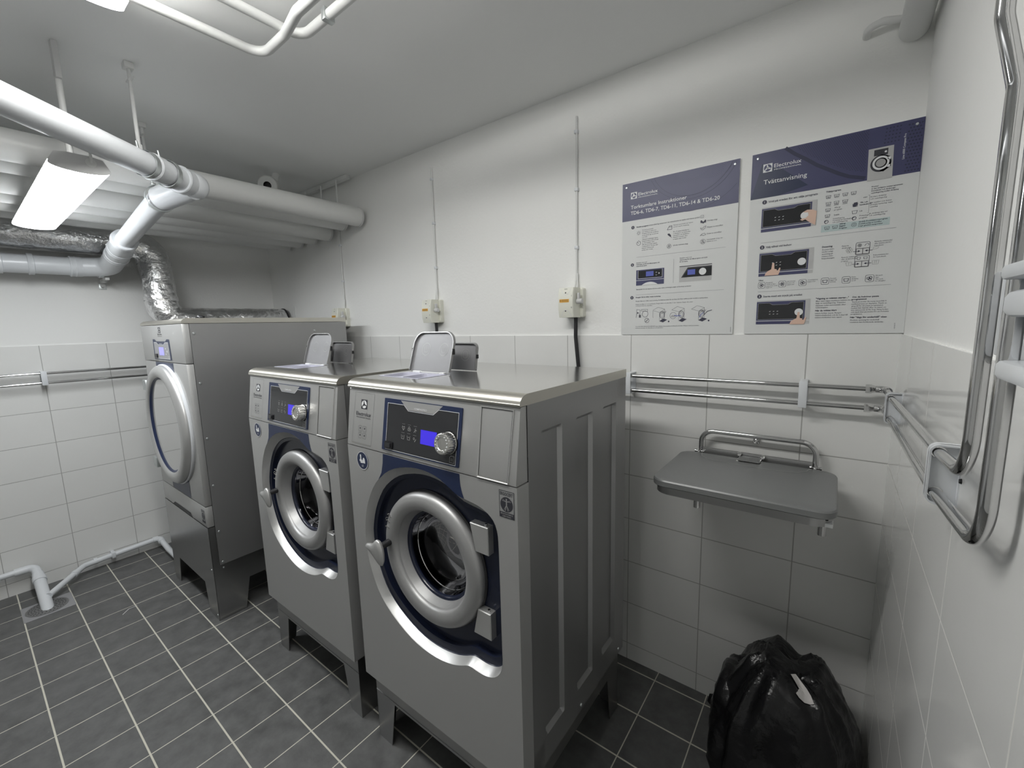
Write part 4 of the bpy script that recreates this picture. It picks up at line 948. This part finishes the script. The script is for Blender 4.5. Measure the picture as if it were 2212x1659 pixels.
# ------------------------------------------------------------------ black bag in the corner
t = thing('rubbish_bag', (-.235, -.29, 0), 'crumpled glossy black plastic rubbish bag on the floor in the right corner', 'bag')
bm = bmesh.new(); bmesh.ops.create_icosphere(bm, subdivisions=6, radius=1)
def spow(x, e): return math.copysign(abs(x) ** e, x)
def prof_top(x):                                           # height of the slack top along x
    P_ = [(-.25, .43), (-.18, .49), (-.14, .44), (-.09, .505), (-.03, .535), (.04, .51), (.10, .51), (.16, .47), (.23, .42)]
    for (a_, b_), (c_, d_) in zip(P_, P_[1:]):
        if x <= c_: return b_ + (d_ - b_) * max(0, min(1, (x - a_) / (c_ - a_)))
    return .37
for v in bm.verts:
    p = v.co.normalized(); a = math.atan2(p.y, p.x); ph = math.asin(max(-1, min(1, p.z)))
    cz_, sz_ = spow(math.cos(ph), .50), spow(math.sin(ph), .62)
    zz = (sz_ + 1) / 2
    bulge = 1 - .10 * abs(zz - .45) * 2 - .05 * zz
    x = spow(math.cos(a), .74) * cz_ * (.222 if math.cos(a) > 0 else .207) * bulge; y = spow(math.sin(a), .80) * cz_ * .215 * bulge
    H_ = prof_top(x) - .10 * max(0, -y - .02) - .03 * max(0, y)
    q = Vector((x, y, H_ * zz))
    k = .3 + .7 * min(1, zz * 2)
    d = (noise.ridged_multi_fractal(q * 4.5 + Vector((3, 1, 7)), .9, 2.1, 4, 1.0, 2.0) - 1.2) * .012
    d += noise.noise(Vector((q.x * 8, q.y * 8, q.z * 2.2))) * .022
    d -= abs(noise.noise(Vector((math.cos(a) * 2.6, math.sin(a) * 2.6, q.z * 2.0 + 4)))) * .034
    d -= abs(noise.noise(q * 7.5 + Vector((9, 2, 5)))) * .022
    nn = Vector((p.x, p.y, p.z * .7)).normalized(); q += nn * d * k
    v.co = Vector((min(q.x - .216, -.012), min(q.y - .285, -.045), max(q.z, .003)))
b = MB(); bm.verts.index_update(); b.add([v.co for v in bm.verts], [[x.index for x in f.verts] for f in bm.faces])
bvh = BVHTree.FromBMesh(bm); bm.free()
bag = b.build('bag_film', 'bag', t, sharp=75)
def on_bag(x, y, z, off=.003):
    o_ = Vector((-.153, -1.707, 1.537)); h, n, i, d_ = bvh.ray_cast(o_, (Vector((x, y, z)) - o_).normalized())
    if h is None: return Vector((x, y, z))
    return h + (n if n.dot(o_ - h) > 0 else -n) * off
pc = [(-.193, .560), (-.181, .542), (-.172, .527), (-.178, .510), (-.170, .500), (-.158, .492), (-.145, .494), (-.137, .500), (-.145, .520), (-.155, .535), (-.168, .550), (-.182, .566)]
pa = MB(); c0 = (-.163, .525); base = [on_bag(x, -.42, z) for x, z in pc]; cen = on_bag(c0[0], -.42, c0[1])
mid = [on_bag((x + c0[0]) / 2, -.42, (z + c0[1]) / 2) for x, z in pc]
pa.loft([base, mid], True); pa.add([cen] + mid, [(0, i + 1, (i + 1) % len(mid) + 1) for i in range(len(mid))]); pa.build('paper_scrap', 'paper', t)
# loose folds: a tail at the floor and a peak at the left
fl = MB(); pk = [(-.440, -.060, 0.004), (-.475, -.030, 0.003), (-.470, -.018, .030), (-.430, -.040, .060), (-.400, -.09, .05), (-.400, -.10, .004)]
fl.add(pk + [(-.41, -.06, .09)], [(0, 1, 2, 3, 4, 5), (3, 4, 6), (2, 3, 6)]); fl.build('bag_tail', 'bag', t)

# scratch on a floor tile
props(MB().stroke([(-3.199, -1.312), (-3.215, -1.298), (-3.236, -1.278), (-3.236, -1.262), (-3.234, -1.242)], .003, G, .0006).build('floor_scratch', 'print_white', None, (-3.22, -1.28, 0)), 'thin pale crooked scratch on a floor tile right of the floor drain', 'scratch')

# ------------------------------------------------------------------ instruction posters
def para(mb, lines, u, v, size, dv, mp, w=.0008, bold=0.0):
    for i, s in enumerate(lines): mb.text(s, u, v - i * dv, size, mp, w, bold=bold, res=1)
def tub(mb, u, v, s, mp, w=.0008, wd=.0009, wave=False):
    mb.stroke([(u - s, v + s * .7), (u - s * .75, v - s * .75), (u + s * .75, v - s * .75), (u + s, v + s * .7)], wd, mp, w)
    mb.stroke([(u - s * .85, v + s * .5), (u - s * .4, v + s * .62), (u, v + s * .5), (u + s * .4, v + s * .62), (u + s * .85, v + s * .5)], wd * .8, mp, w)
def poster(x0, z0, label, origin_x):
    t = thing('instruction_poster', (x0 + .21, 0, z0), label, 'poster', 'instruction posters')
    mp = lambda u, v, w: (x0 + u, -.001 - w, z0 + v)
    b = MB().poly([(0, 0), (.42, 0), (.42, .594), (0, .594)], mp, 0, w0=-.006).build('board', 'poster_white', t)
    h = MB().poly([(0, .4505), (.42, .4505), (.42, .594), (0, .594)], mp, .0003).build('header', 'poster_navy', t)
    s_ = MB()
    for u in (.016, .404): s_.lathe([(0, .002), (.003, .0018), (.0042, 0)], mp(u, .579, 0), (0, -1, 0), 12)
    build_each(s_, 'fixing_screw', 'galvanised', t)
    return t, mp, h
def card(dk, u, v, n, mp, m='poster_navy'): pass
# dryer poster
t, mp, hd = poster(-.871, 1.482, 'smaller-looking left poster with a plain navy header and dryer instructions', 0)
lt = MB(); hl = MB()
wht, nv2 = MB(), MB(); logo(wht, nv2, .047, .5445, .0245, mp, .0008)
wht.text('Electrolux', .065, .5405, .0165, mp, .0008, width=.0755, bold=.006).text('PROFESSIONAL', .0655, .5325, .0055, mp, .0008, width=.0755, bold=.008)
wht.text('Torktumlare Instruktioner', .035, .4945, .0190, mp, .0008, width=.213, bold=.006)
wht.text('TD6-6, TD6-7, TD6-11, TD6-14 & TD6-20', .035, .4725, .0190, mp, .0008, width=.325, bold=.006)
wht.build('title_lettering', 'print_white', hd); nv2.build('emblem_disc', 'poster_navy', hd)
hp = MB()
for i in range(14):
    for j in range(30):
        r = .150 + i * .0052; a = math.radians(200 + j * 4.6 + (2.3 if i % 2 else 0)); u, v = .262 + r * math.cos(a) * .62, .655 + r * math.sin(a) * .62
        if v < .590 and v > .553 and .13 < u < .40: hp.poly(circ(u, v, .0009, 6), mp, .0006)
for rr in (.150, .162, .205): hp.stroke([p for p in circ(.262, .655, rr, 60, 195, 345, False) if p[1] < .592 and .1 < p[0] < .418], .0012, mp, .0006)
hp.build('drum_pattern', 'poster_hole', hd)
T1 = MB(); IL = MB(); RL = MB()
for n, v in (('1', .4235), ('2', .2785), ('3', .149)):
    IL.poly(circ(.0445, v, .0066, 24), mp, .0006)
W1 = MB()
for n, v in (('1', .4235), ('2', .2785), ('3', .149)): W1.text(n, .0445, v - .0032, .0092, mp, .0010, align='CENTER', bold=.01)
T1.text('Bestäm program', .060, .4205, .0068, mp, .0008, width=.047, bold=.02); T1.text('använd alltid låg temperatur när tvättetiketten är märkt med denna symbol', .109, .4205, .0066, mp, .0008, width=.186)
T1.stroke(rrect(.299, .4185, .3085, .428, .001, 2), .0008, mp, .0008, True); T1.poly(circ(.3037, .4232, .001, 6), mp, .0008)
IL.stroke(circ(.0683, .399, .0042, 16), .0010, mp, .0008, True)
for a in range(0, 360, 45): IL.stroke([(.0683 + .0062 * math.cos(math.radians(a)), .399 + .0062 * math.sin(math.radians(a))), (.0683 + .0090 * math.cos(math.radians(a)), .399 + .0090 * math.sin(math.radians(a)))], .0010, mp, .0008)
para(T1, ['Normal automatisk', 'när tvätten är extra torr.', 'Fungerar bäst när textilierna', 'är av samma typ av material', 'i en tvätt.'], .083, .4065, .0056, .0068, mp)
IL.stroke(circ(.069, .360, .0078, 24, 110, 430, False), .0013, mp, .0008).stroke([(.069, .360), (.0645, .3645)], .0016, mp, .0008).stroke([(.069, .371), (.069, .366)], .0014, mp, .0008)
para(T1, ['Tidsstyrt torkningsprogram.', 'Fungerar bättre vid torkning', 'av små mängder tvätt', 'eller när de torkar ojämnt', 'i torktumlaren. Du kan eller', 'behöver avsluta med', 'prisma eller vredet.'], .083, .3710, .0056, .0068, mp)
IL.stroke([(.180, .395), (.197, .395), (.197, .404), (.188, .4045), (.184, .4025), (.181, .397)], .0014, mp, .0008, True).stroke([(.186, .405), (.187, .408), (.197, .408), (.197, .404)], .0012, mp, .0008)
para(T1, ['Normal automatisk när tvätten', 'är torr nog för strykning.'], .203, .4070, .0056, .0068, mp)
IL.poly([(.181, .380), (.188, .381), (.194, .374), (.195, .368), (.189, .370), (.183, .375)], mp, .0008).stroke([(.190, .371), (.197, .364)], .0012, mp, .0008)
para(T1, ['Eco. Program lämpligt för', 'torkning av t ex dunkuddar,', 'duntäcken och skidkläder.', 'Maskinen stoppar efter', 'program eller vredet.'], .203, .3830, .0056, .0068, mp)
IL.stroke(circ(.188, .334, .0078, 20), .0008, mp, .0008, True)
for k in (-.003, 0, .003): IL.stroke([(.188 + k - .001, .329), (.188 + k + .001, .339)], .0012, mp, .0008)
T1.text('Ull eller stickade plagg', .203, .3330, .0060, mp, .0008)
IL.poly([(.308, .404), (.302, .411), (.298, .409), (.299, .401), (.304, .401), (.308, .398), (.312, .401), (.317, .401), (.318, .409), (.314, .411)], mp, .0008)
IL.stroke([(.299, .384), (.306, .381), (.312, .388), (.318, .389), (.314, .381), (.308, .376), (.302, .378)], .0010, mp, .0008, True)
IL.stroke([(.299, .357), (.305, .363), (.314, .364), (.318, .358), (.310, .356), (.305, .359)], .0010, mp, .0008, True)
IL.stroke(circ(.309, .335, .0085, 24), .0008, mp, .0008, True).stroke([(.3045, .3305), (.309, .341), (.3135, .3305)], .0012, mp, .0008, True).stroke([(.303, .341), (.315, .329)], .0009, mp, .0008)
for s, v in (('Känsliga plagg', .4045), ('Moppar av microfiber', .3815), ('Dukar av microfiber', .3590)): T1.text(s, .322, v, .0060, mp, .0008)
para(T1, ['Automatiskt stopp när', 'tvätten är torr'], .322, .3385, .0058, .0068, mp)
for v in (.3065, .159): RL.stroke([(.061, v), (.386, v)], .0009, mp, .0006)
RL.stroke([(.207, .285), (.207, .196)], .0008, mp, .0006)
T1.text('Modeller utan vred', .061, .2830, .0056, mp, .0008); T1.text('Modeller med vred', .229, .2830, .0056, mp, .0008)
para(T1, ['Tryck ▲▼ för att välja program och'.replace('▲▼', 'upp, ned'), 'tryck för att starta'], .061, .2765, .0056, .0068, mp, bold=.02)
para(T1, ['Vrid vredet för att välja program och tryck', 'för att starta.'], .229, .2765, .0056, .0068, mp, bold=.02)
# picture 1 and 2
pic = MB().rect(.061, .196, .172, .256, mp, .0006).build('picture', 'poster_navy', t)
MB().rect(.069, .224, .165, .252, mp, .0010).build('picture_panel', 'panel_black', pic)
MB().rect(.101, .229, .131, .248, mp, .0014).build('picture_screen', 'poster_blue', pic)
wp = MB().stroke([(.069, .2535), (.069, .222), (.165, .222), (.165, .2535)], .0012, mp, .0014).rect(.061, .2145, .172, .2160, mp, .0014)
wp.poly([(.075, .196)] + circ(.1165, .155, .052, 16, 128, 52, False) + [(.158, .196)], mp, .0014)
wp.stroke([(.139, .240), (.142, .243), (.145, .240)], .0009, mp, .0016).stroke([(.139, .233), (.142, .230), (.145, .233)], .0009, mp, .0016).poly([(.151, .234), (.151, .241), (.156, .2375)], mp, .0016)
wp.build('line_print', 'print_white', pic)
pic = MB().rect(.229, .197, .343, .255, mp, .0006).build('picture', 'poster_silver', t)
MB().poly([(.240, .213), (.343, .213), (.343, .2445), (.262, .2445)], mp, .0012).build('picture_panel', 'panel_black', pic)
MB().rect(.259, .221, .286, .240, mp, .0016).build('picture_screen', 'poster_blue', pic)
MB().poly([(.236, .2125), (.259, .2485), (.343, .2485), (.343, .2445), (.262, .2445), (.240, .2125)], mp, .0010).rect(.229, .2525, .343, .255, mp, .0010).build('edge_print', 'ink', pic)
MB().poly(circ(.312, .2295, .0125, 28), mp, .0016).build('picture_knob', 'print_white', pic)
T1.text('Tänk på att', .061, .1785, .0056, mp, .0008, width=.026, bold=.02); T1.text('Om du öppnar dörren under tiden torkningen pågår så fördröjs torktiden', .089, .1785, .0056, mp, .0008, width=.184)
T1.text('Rengör filtret efter varje torkning', .061, .1470, .0062, mp, .0008, width=.099, bold=.02)
T1.text('Rengör filter nr 1 efter varje torkning. Se bilderna nedan för att hitta rätt filter utifrån på din modell av torktumlare.', .061, .1320, .0056, mp, .0008, width=.273)
para(T1, ['Rengör även filter nr 2 om meddelandet "Rengör filtret och andra filtret" visas i displayen. Rådgör ditt endast', 'servicepersonalen hur detta filter.'], .061, .1195, .0050, .0062, mp)
para(T1, ['Observera: När "DAGS FÖR SERVICE" visas i display så kan maskinen fortfarande användas. Viktigt är dock att kontakta', 'maskinens ansvariga och säkerställa att underhåll utförs.'], .061, .0310, .0050, .0062, mp)
T1.text('438 920 391', .4145, .008, .0035, mp, .0008, rot=PI / 2)
# four line drawings
for k, u in enumerate((.063, .132, .205, .277)):
    if k == 0:
        IL.stroke([(.063, .068), (.066, .101), (.080, .098), (.076, .070)], .0011, mp, .0008).stroke([(.085, .100), (.110, .100), (.110, .092), (.085, .094)], .0009, mp, .0008, True).stroke(circ(.100, .082, .012, 16), .0011, mp, .0008, True).poly(circ(.070, .087, .0032, 12), mp, .0008)
        for j in range(5): IL.stroke([(.075 + j * .0018, .068), (.076 + j * .0018, .079)], .0010, mp, .0008)
        IL.stroke(circ(.108, .056, .009, 16), .0012, mp, .0008, True).stroke([(.102, .050), (.114, .062)], .0016, mp, .0008)
    else:
        IL.stroke([(u, .096 - .002 * (k > 1)), (u + .020, .106), (u + .046, .098), (u + .046, .060)], .0007, mp, .0008).stroke([(u, .094), (u + .026, .086), (u + .046, .098)], .0007, mp, .0008).stroke([(u + .026, .086), (u + .026, .052)], .0007, mp, .0008)
        if k == 1: IL.stroke([(u, .094), (u, .068), (u + .002, .066)], .0007, mp, .0008)
        IL.stroke([(u + .036 + .009 * math.cos(a * .4), .076 + .013 * math.sin(a * .4)) for a in range(16)], .0014, mp, .0008, True).stroke([(u + .036 + .005 * math.cos(a * .4), .076 + .008 * math.sin(a * .4)) for a in range(16)], .0007, mp, .0008, True)
        IL.poly([(u + .026, .052), (u + .040, .062), (u + .056, .057), (u + .040, .047)], mp, .0008)
        if k != 2: IL.poly(circ(u + .062, .050, .0030, 12), mp, .0008)
        if k == 2: IL.stroke(circ(u + .005, .072, .012, 20), .0008, mp, .0008, True)
        for j in range(4): IL.stroke([(u + (-.003 if k == 2 else .034) + j * .004, .066 + (k != 2) * .016), (u + (.002 if k == 2 else .040) + j * .004, .074 + (k != 2) * .016)], .0009, mp, .0008)
        if k == 3: IL.stroke([(u + .046, .072), (u + .056, .084), (u + .072, .088)], .002, mp, .0008)
T1.build('small_lettering', 'poster_ink', t); build_each(IL, 'symbol_print', 'poster_ink', t, gap=.0012); RL.build('rule_print', 'poster_rule', t); W1.build('number_lettering', 'print_white', t)
MB().stroke([(.214, .074), (.224, .070), (.232, .072), (.240, .070)], .002, mp, .0012).stroke([(.306, .062), (.312, .074), (.320, .080)], .0016, mp, .0012).build('arrow_print', 'poster_blue', t)

# washer poster
t, mp, hd = poster(-.4145, 1.482, 'right-hand poster in the corner with a perforated drum header and washing instructions', 0)
wht, nv2 = MB(), MB(); logo(wht, nv2, .046, .5440, .0260, mp, .0008)
wht.text('Electrolux', .064, .5410, .0165, mp, .0008, width=.0745, bold=.006).text('PROFESSIONAL', .0645, .5330, .0055, mp, .0008, width=.0745, bold=.008)
wht.text('Tvättanvisning', .0365, .4935, .0200, mp, .0008, width=.119, bold=.004); wht.text('Line 6000 Compass Pro', .3835, .4920, .0070, mp, .0008, width=.068, rot=PI / 2, bold=.004)
wht.build('title_lettering', 'print_white', hd); nv2.build('emblem_disc', 'poster_navy', hd)
ho = MB(); lg = MB()
arcp = [(.093, .594), (.118, .571), (.150, .547), (.180, .522), (.212, .501), (.236, .485), (.261, .471), (.300, .458)]
lg.stroke(arcp, .010, mp, .0005)
def above(u, v):
    for (a, b), (c, d) in zip(arcp, arcp[1:]):
        if a <= u <= c: return v - (b + (d - b) * (u - a) / (c - a))
    return -1
for i in range(46):
    for j in range(34):
        u = .128 + i * .0052 + (.0026 if j % 2 else 0); v = .462 + j * .0045
        if v < .591 and u < .335 and above(u, v) > .017 and not (u > .298 and v < .538): ho.poly(circ(u, v, .0014, 6), mp, .0007)
for i in range(7):
    for j in range(14):
        u = .333 + i * .0075 + j * .0006; v = .470 + j * .0095
        if v < .588 and u < .372 and v > .54: ho.poly(circ(u, v, .0020, 8), mp, .0007)
for i in range(5):
    for j in range(15):
        u = .388 + i * .0068 + (.0034 if j % 2 else 0) ; v = .458 + j * .0088
        if u < .416 and v < .588: ho.poly(circ(u, v, .0022, 8), mp, .0007)
build_each(ho, 'drum_pattern', 'poster_hole', hd, gap=.006); lg.build('drum_rim', 'poster_hole', hd)
MB().poly([(0, .4507), (.08, .4507), (.16, .468), (.09, .53), (.03, .56)], mp, .00045).build('drum_dark_print', 'navy', hd)  # darker navy area printed on the header
# machine picture
MB().poly([(.305, .447), (.361, .447), (.359, .536), (.303, .536)], mp, .0012).build('picture_machine', 'poster_silver', hd)
mk = MB().rect(.316, .514, .347, .531, mp, .0016).poly(circ(.333, .492, .0235, 32), mp, .0016).poly([(.333, .515), (.352, .508), (.356, .480), (.340, .468), (.333, .47)], mp, .0016); mk.build('picture_machine_dark', 'ink', hd)
MB().stroke(circ(.333, .493, .0165, 32), .0050, mp, .0020, True).rect(.348, .499, .354, .506, mp, .0020).rect(.348, .478, .354, .485, mp, .0020).poly(circ(.342, .522, .0028, 12), mp, .0020).build('picture_machine_ring', 'print_white', hd)
MB().poly(circ(.333, .493, .011, 24), mp, .0020).build('picture_machine_glass', 'label_grey', hd)
T1 = MB(); IL = MB(); RL = MB(); W1 = MB(); PN = MB(); PS = MB(); PB = MB(); PL = MB(); SK = MB(); KN = MB()
for n, v, s, wd_ in (('1', .4365, 'Vrid på vredet för att välja program', .133), ('2', .2905, 'Välj tillval vid behov', .073), ('3', .1275, 'Starta med ett tryck på vredet', .111)):
    IL.poly(circ(.0425, v, .0068, 24), mp, .0006); W1.text(n, .0425, v - .0034, .0095, mp, .0010, align='CENTER', bold=.01)
    T1.text(s, .0535, v - .0034, .0088, mp, .0008, width=wd_, bold=.012)
def hand(u, v, kind):
    if kind == 'pinch':
        return [(u - .012, v - .012), (u - .006, v - .016), (u + .002, v - .013), (u + .012, v - .022), (u + .029, v - .034), (u + .031, v + .008), (u + .020, v + .014), (u + .006, v + .016), (u - .004, v + .011), (u - .002, v + .007), (u + .008, v + .008), (u + .010, v - .002), (u + .003, v - .009), (u - .006, v - .009)]
    return [(u - .0028, v), (u + .0028, v), (u + .0042, v - .020), (u + .010, v - .021), (u + .012, v - .026), (u + .014, v - .026), (u + .018, v - .017), (u + .0215, v - .018), (u + .019, v - .032), (u + .016, v - .040), (u - .024, v - .040), (u - .020, v - .030), (u - .014, v - .025), (u - .008, v - .022), (u - .005, v - .020)]
for (v0, v1, kv, ku, hu, hv, kind) in ((.340, .419, .376, .157, .157, .376, 'pinch'), (.1945, .274, .233, .157, .078, .236, 'point'), (.033, .1125, .071, .158, .158, .071, 'point')):
    pic = MB().rect(.036, v0, .188, v1, mp, .0006).build('picture', 'poster_silver', t)
    MB().rect(.036, v0, .1745, v0 + .0095, mp, .0010).rect(.036, v0 + .012, .1745, v1 - .004, mp, .0010).build('border_print', 'poster_navy', pic)
    MB().poly([(.0395, v0 + .015), (.171, v0 + .015), (.171, v1 - .008), (.137, v1 - .008), (.127, v1 - .014), (.083, v1 - .014), (.073, v1 - .008), (.0395, v1 - .008)], mp, .0014).build('picture_panel', 'panel_black', pic)
    q = MB().rect(.036, v0 + .0102, .188, v0 + .0115, mp, .0012)
    q.stroke([(.0405, v0 + .016), (.170, v0 + .016), (.170, v1 - .009), (.137, v1 - .009), (.127, v1 - .015), (.083, v1 - .015), (.073, v1 - .009), (.0405, v1 - .009)], .0004, mp, .0018, True)
    for j in range(2):
        for i_ in range(3): q.stroke([(.076 + i_ * .011 - .0020, v0 + .042 - j * .009), (.076 + i_ * .011 + .0020, v0 + .043 - j * .009)], .0013, mp, .0018)
    q.build('line_print', 'print_white', pic)
    MB().poly(circ(ku, kv, .0115, 28), mp, .0020).build('picture_knob', 'print_white', pic)
    MB().poly(hand(hu, hv, kind), mp, .0026).build('picture_hand', 'skin_print', pic)
    if kind == 'pinch': MB().poly(circ(ku, kv, .0085, 24), mp, .0030).build('picture_knob_face', 'print_white', pic)
T1.text('Tvättprogram', .208, .4345, .0066, mp, .0008, width=.037, bold=.02)
for u, v, s in ((.215, .421, '90'), (.2355, .421, '60'), (.256, .421, '40'), (.276, .421, '30'), (.216, .401, '60'), (.236, .401, '40'), (.257, .401, '30'), (.216, .382, '60'), (.216, .364, '60'), (.217, .328, '70'), (.237, .328, '60'), (.282, .385, ''), (.282, .365, '')):
    tub(IL, u, v, .0062, mp); 
    if s: IL.text(s, u, v - .0035, .0058, mp, .0009, align='CENTER')
    if v == .401: IL.stroke([(u - .006, v - .0075), (u + .006, v - .0075)], .0008, mp, .0008)
IL.poly([(.276, .382), (.279, .392), (.287, .393), (.288, .385), (.282, .380)], mp, .001)
for u, v in ((.214, .347), (.282, .347)): IL.stroke([(u + .0012 * k * math.cos(k * .9), v + .0012 * k * math.sin(k * .9)) for k in range(1, 6)], .0014, mp, .0008).stroke(circ(u, v, .0048, 14), .0013, mp, .0008, True)
RL.stroke([(.311, .4075), (.3145, .4075), (.3145, .357), (.311, .357)], .0007, mp, .0006)
G5 = MB().rect(.202, .316, .365, .338, mp, .0004); G5.build('mint_band', 'poster_mint', t)
para(T1, ['Allergi', 'program'], .232, .3845, .0056, .0066, mp); T1.text('Snabb', .232, .3625, .0058, mp, .0008)
para(T1, ['Centrifugering', 'Tömning för handtvätt', 'och centrifugering'], .230, .3520, .0050, .0055, mp); para(T1, ['Allergi', 'Hygien', 'Program'], .2475, .3335, .0056, .0064, mp, w=.0009, bold=.02)
T1.text('utan', .300, .4020, .0055, mp, .0008); para(T1, ['Ylle och', 'handtvätt 30°'], .293, .3880, .0054, .0064, mp, bold=.02); T1.text('Ull', .294, .3635, .0056, mp, .0008); para(T1, ['Tömnings-', 'program'], .294, .3500, .0056, .0066, mp)
para(T1, ['Normal', 'är det vanligaste tvättprogrammet', 'Huvudtvätt och sköljningar', 'centrifugering mellan sköljning'], .317, .4285, .0050, .0060, mp, bold=.01)
para(T1, ['Kortare sköljning', 'och centrifugering'], .317, .4000, .0050, .0060, mp); para(T1, ['För textilier som kräver', 'skonsam hantering, ingen', 'centrifug'], .317, .3835, .0050, .0060, mp); para(T1, ['En sköljning utan tid', 'och centrifugering'], .317, .3530, .0050, .0060, mp)
IL.stroke(circ(.283, .328, .0058, 18), .0008, mp, .0009, True).stroke(circ(.283, .328, .0028, 12), .0008, mp, .0009, True)
para(T1, ['Särskilt Desinfektionsprogram', 'Desinficering av textilier', 'högst graders temperatur'], .294, .3325, .0054, .0060, mp, w=.0009, bold=.01)
for v in (.3055, .1435): RL.stroke([(.037, v), (.381, v)], .0009, mp, .0006)
T1.text('Dosering', .208, .2690, .0072, mp, .0008, bold=.02); para(T1, ['Dosera tvätt-', 'medel enligt', 'anvisning på', 'tvättmedels-', 'förpackningen'], .209, .2610, .0058, .0068, mp)
# detergent drawer drawing
IL.stroke(rrect(.292, .238, .325, .2735, .004, 4), .0010, mp, .0008, True).stroke(rrect(.292, .201, .326, .2345, .004, 4), .0010, mp, .0008, True)
BK_ = MB()
for v in (.2390, .2015): BK_.stroke([(.2935, v), (.3245, v), (.3245, v + .0165), (.2935, v + .0165)], .0024, mp, .0008, True).stroke([(.309, v), (.309, v + .0165)], .0024, mp, .0008)
BK_.build('drawer_drawing', 'print_grey', t)
for v in (.248, .2105):
    for s_ in (1, -1):
        u0 = .309 - s_ * .023; IL.stroke([(u0, v), (u0 + s_ * .013, v)], .0012, mp, .0010).poly([(u0 + s_ * .012, v + .003), (u0 + s_ * .018, v), (u0 + s_ * .012, v - .003)], mp, .0010)
tub(IL, .301, .227, .0045, mp); tub(IL, .317, .227, .0045, mp)
for a in range(0, 360, 60): IL.stroke(circ(.301 + .003 * math.cos(math.radians(a)), .265 + .003 * math.sin(math.radians(a)), .0018, 8), .0007, mp, .0008, True)
IL.stroke([(.313, .262), (.315, .267), (.319, .269), (.323, .267), (.321, .263)], .0009, mp, .0008)
BL = MB()
for a in range(0, 360, 60): BL.stroke(circ(.277 + .0052 * math.cos(math.radians(a)), .253 + .0052 * math.sin(math.radians(a)), .0030, 10), .0010, mp, .0008, True)
tub(BL, .278, .213, .0075, mp, wd=.0012); tub(BL, .341, .212, .0082, mp, wd=.0012); BL.stroke([(.278, .217), (.278, .209)], .001, mp, .0008).stroke([(.339, .217), (.339, .208)], .001, mp, .0008).stroke([(.343, .217), (.343, .208)], .001, mp, .0008)
BL.stroke([(.332, .249), (.334, .255), (.340, .257), (.346, .256), (.343, .251), (.337, .250)], .001, mp, .0008, True); build_each(BL, 'symbol_print', 'poster_silver', t, gap=.003)
para(T1, ['Flytande', 'sköljmedel'], .258, .2660, .0052, .0060, mp); para(T1, ['Flytande tvättmedel', 'eller sköljmedel för', 'program'], .259, .2320, .0050, .0058, mp); para(T1, ['Flytande tvättmedel', 'eller blekmedel för', 'huvudtvätt'], .335, .2700, .0050, .0058, mp); para(T1, ['Pulvertvättmedel', 'för huvudtvätt'], .335, .2310, .0050, .0058, mp)
T1.text('Tillval', .037, .1795, .0060, mp, .0008, bold=.02)
for k, (u, s) in enumerate(((.047, ('Energisnål', 'tvättar på lägre', 'temperatur under', 'längre tid')), (.107, ('Lätt smutsat', 'kortare tid', 'tvättmedel')), (.163, ('Centrifugering', 'hoppa över')), (.222, ('Förtvätt', 'lägger till', 'förtvätt')), (.275, ('Extra', 'sköljning', 'en till')), (.331, ('Ett tryck', 'lägre', 'Två tryck', 'för allergiker')))):
    IL.stroke(rrect(u - .010, .155, u + .010, .175, .004, 4), .0008, mp, .0008, True)
    if k in (3, 4): tub(IL, u, .165, .0060, mp, wd=.0014)
    else:
        for a in range(3): IL.stroke(circ(u + .003 * math.cos(a * 2.1 + k), .165 + .003 * math.sin(a * 2.1 + k), .0035, 8), .0013, mp, .0008, True)
    para(T1, list(s), u + .0135, .1710, .0046, .0055, mp)
T1.text('"Vägning av tvätten startar..."', .2015, .1090, .0070, mp, .0008, width=.084, bold=.02)
para(T1, ['Efter start väger maskinen tvätten med', 'hjälp av centrifugering. Tvättiden', 'anpassas sedan automatiskt efter', 'tvättmängden.'], .2025, .1015, .0058, .0068, mp)
T1.text('När du tvättat klart', .2025, .0710, .0070, mp, .0008, bold=.02); para(T1, ['Lämna luckan öppen. Rengör', 'tvättmedelsfacken och låt locket till', 'tvättmedelsfacken vara öppet.'], .2025, .0630, .0058, .0068, mp)
para(T1, ['Om du behöver pausa', 'programmet'], .2935, .1090, .0070, .0070, mp, bold=.02)
para(T1, ['Tryck på vredet. En meny med PAUS', 'markerad visas på displayen. Tryck en', 'gång till för att pausa programmet.', 'Luckan kan öppnas efter en stund om', 'inte vattennivån är för hög. Stäng luckan', 'och tryck åter på vredet för att fortsätta', 'programmet.'], .2935, .0945, .0054, .0062, mp)
T1.text('När "dags för underhåll" visas', .2925, .0470, .0070, mp, .0008, width=.086, bold=.02); para(T1, ['Meddela ansvarig för underhåll', 'maskinen kan fortfarande användas.'], .2930, .0390, .0056, .0065, mp)
T1.text('438 920 391', .3995, .013, .0035, mp, .0008, rot=PI / 2)
T1.build('small_lettering', 'poster_ink', t); build_each(IL, 'symbol_print', 'poster_ink', t, gap=.0012); RL.build('rule_print', 'poster_rule', t); W1.build('number_lettering', 'print_white', t)
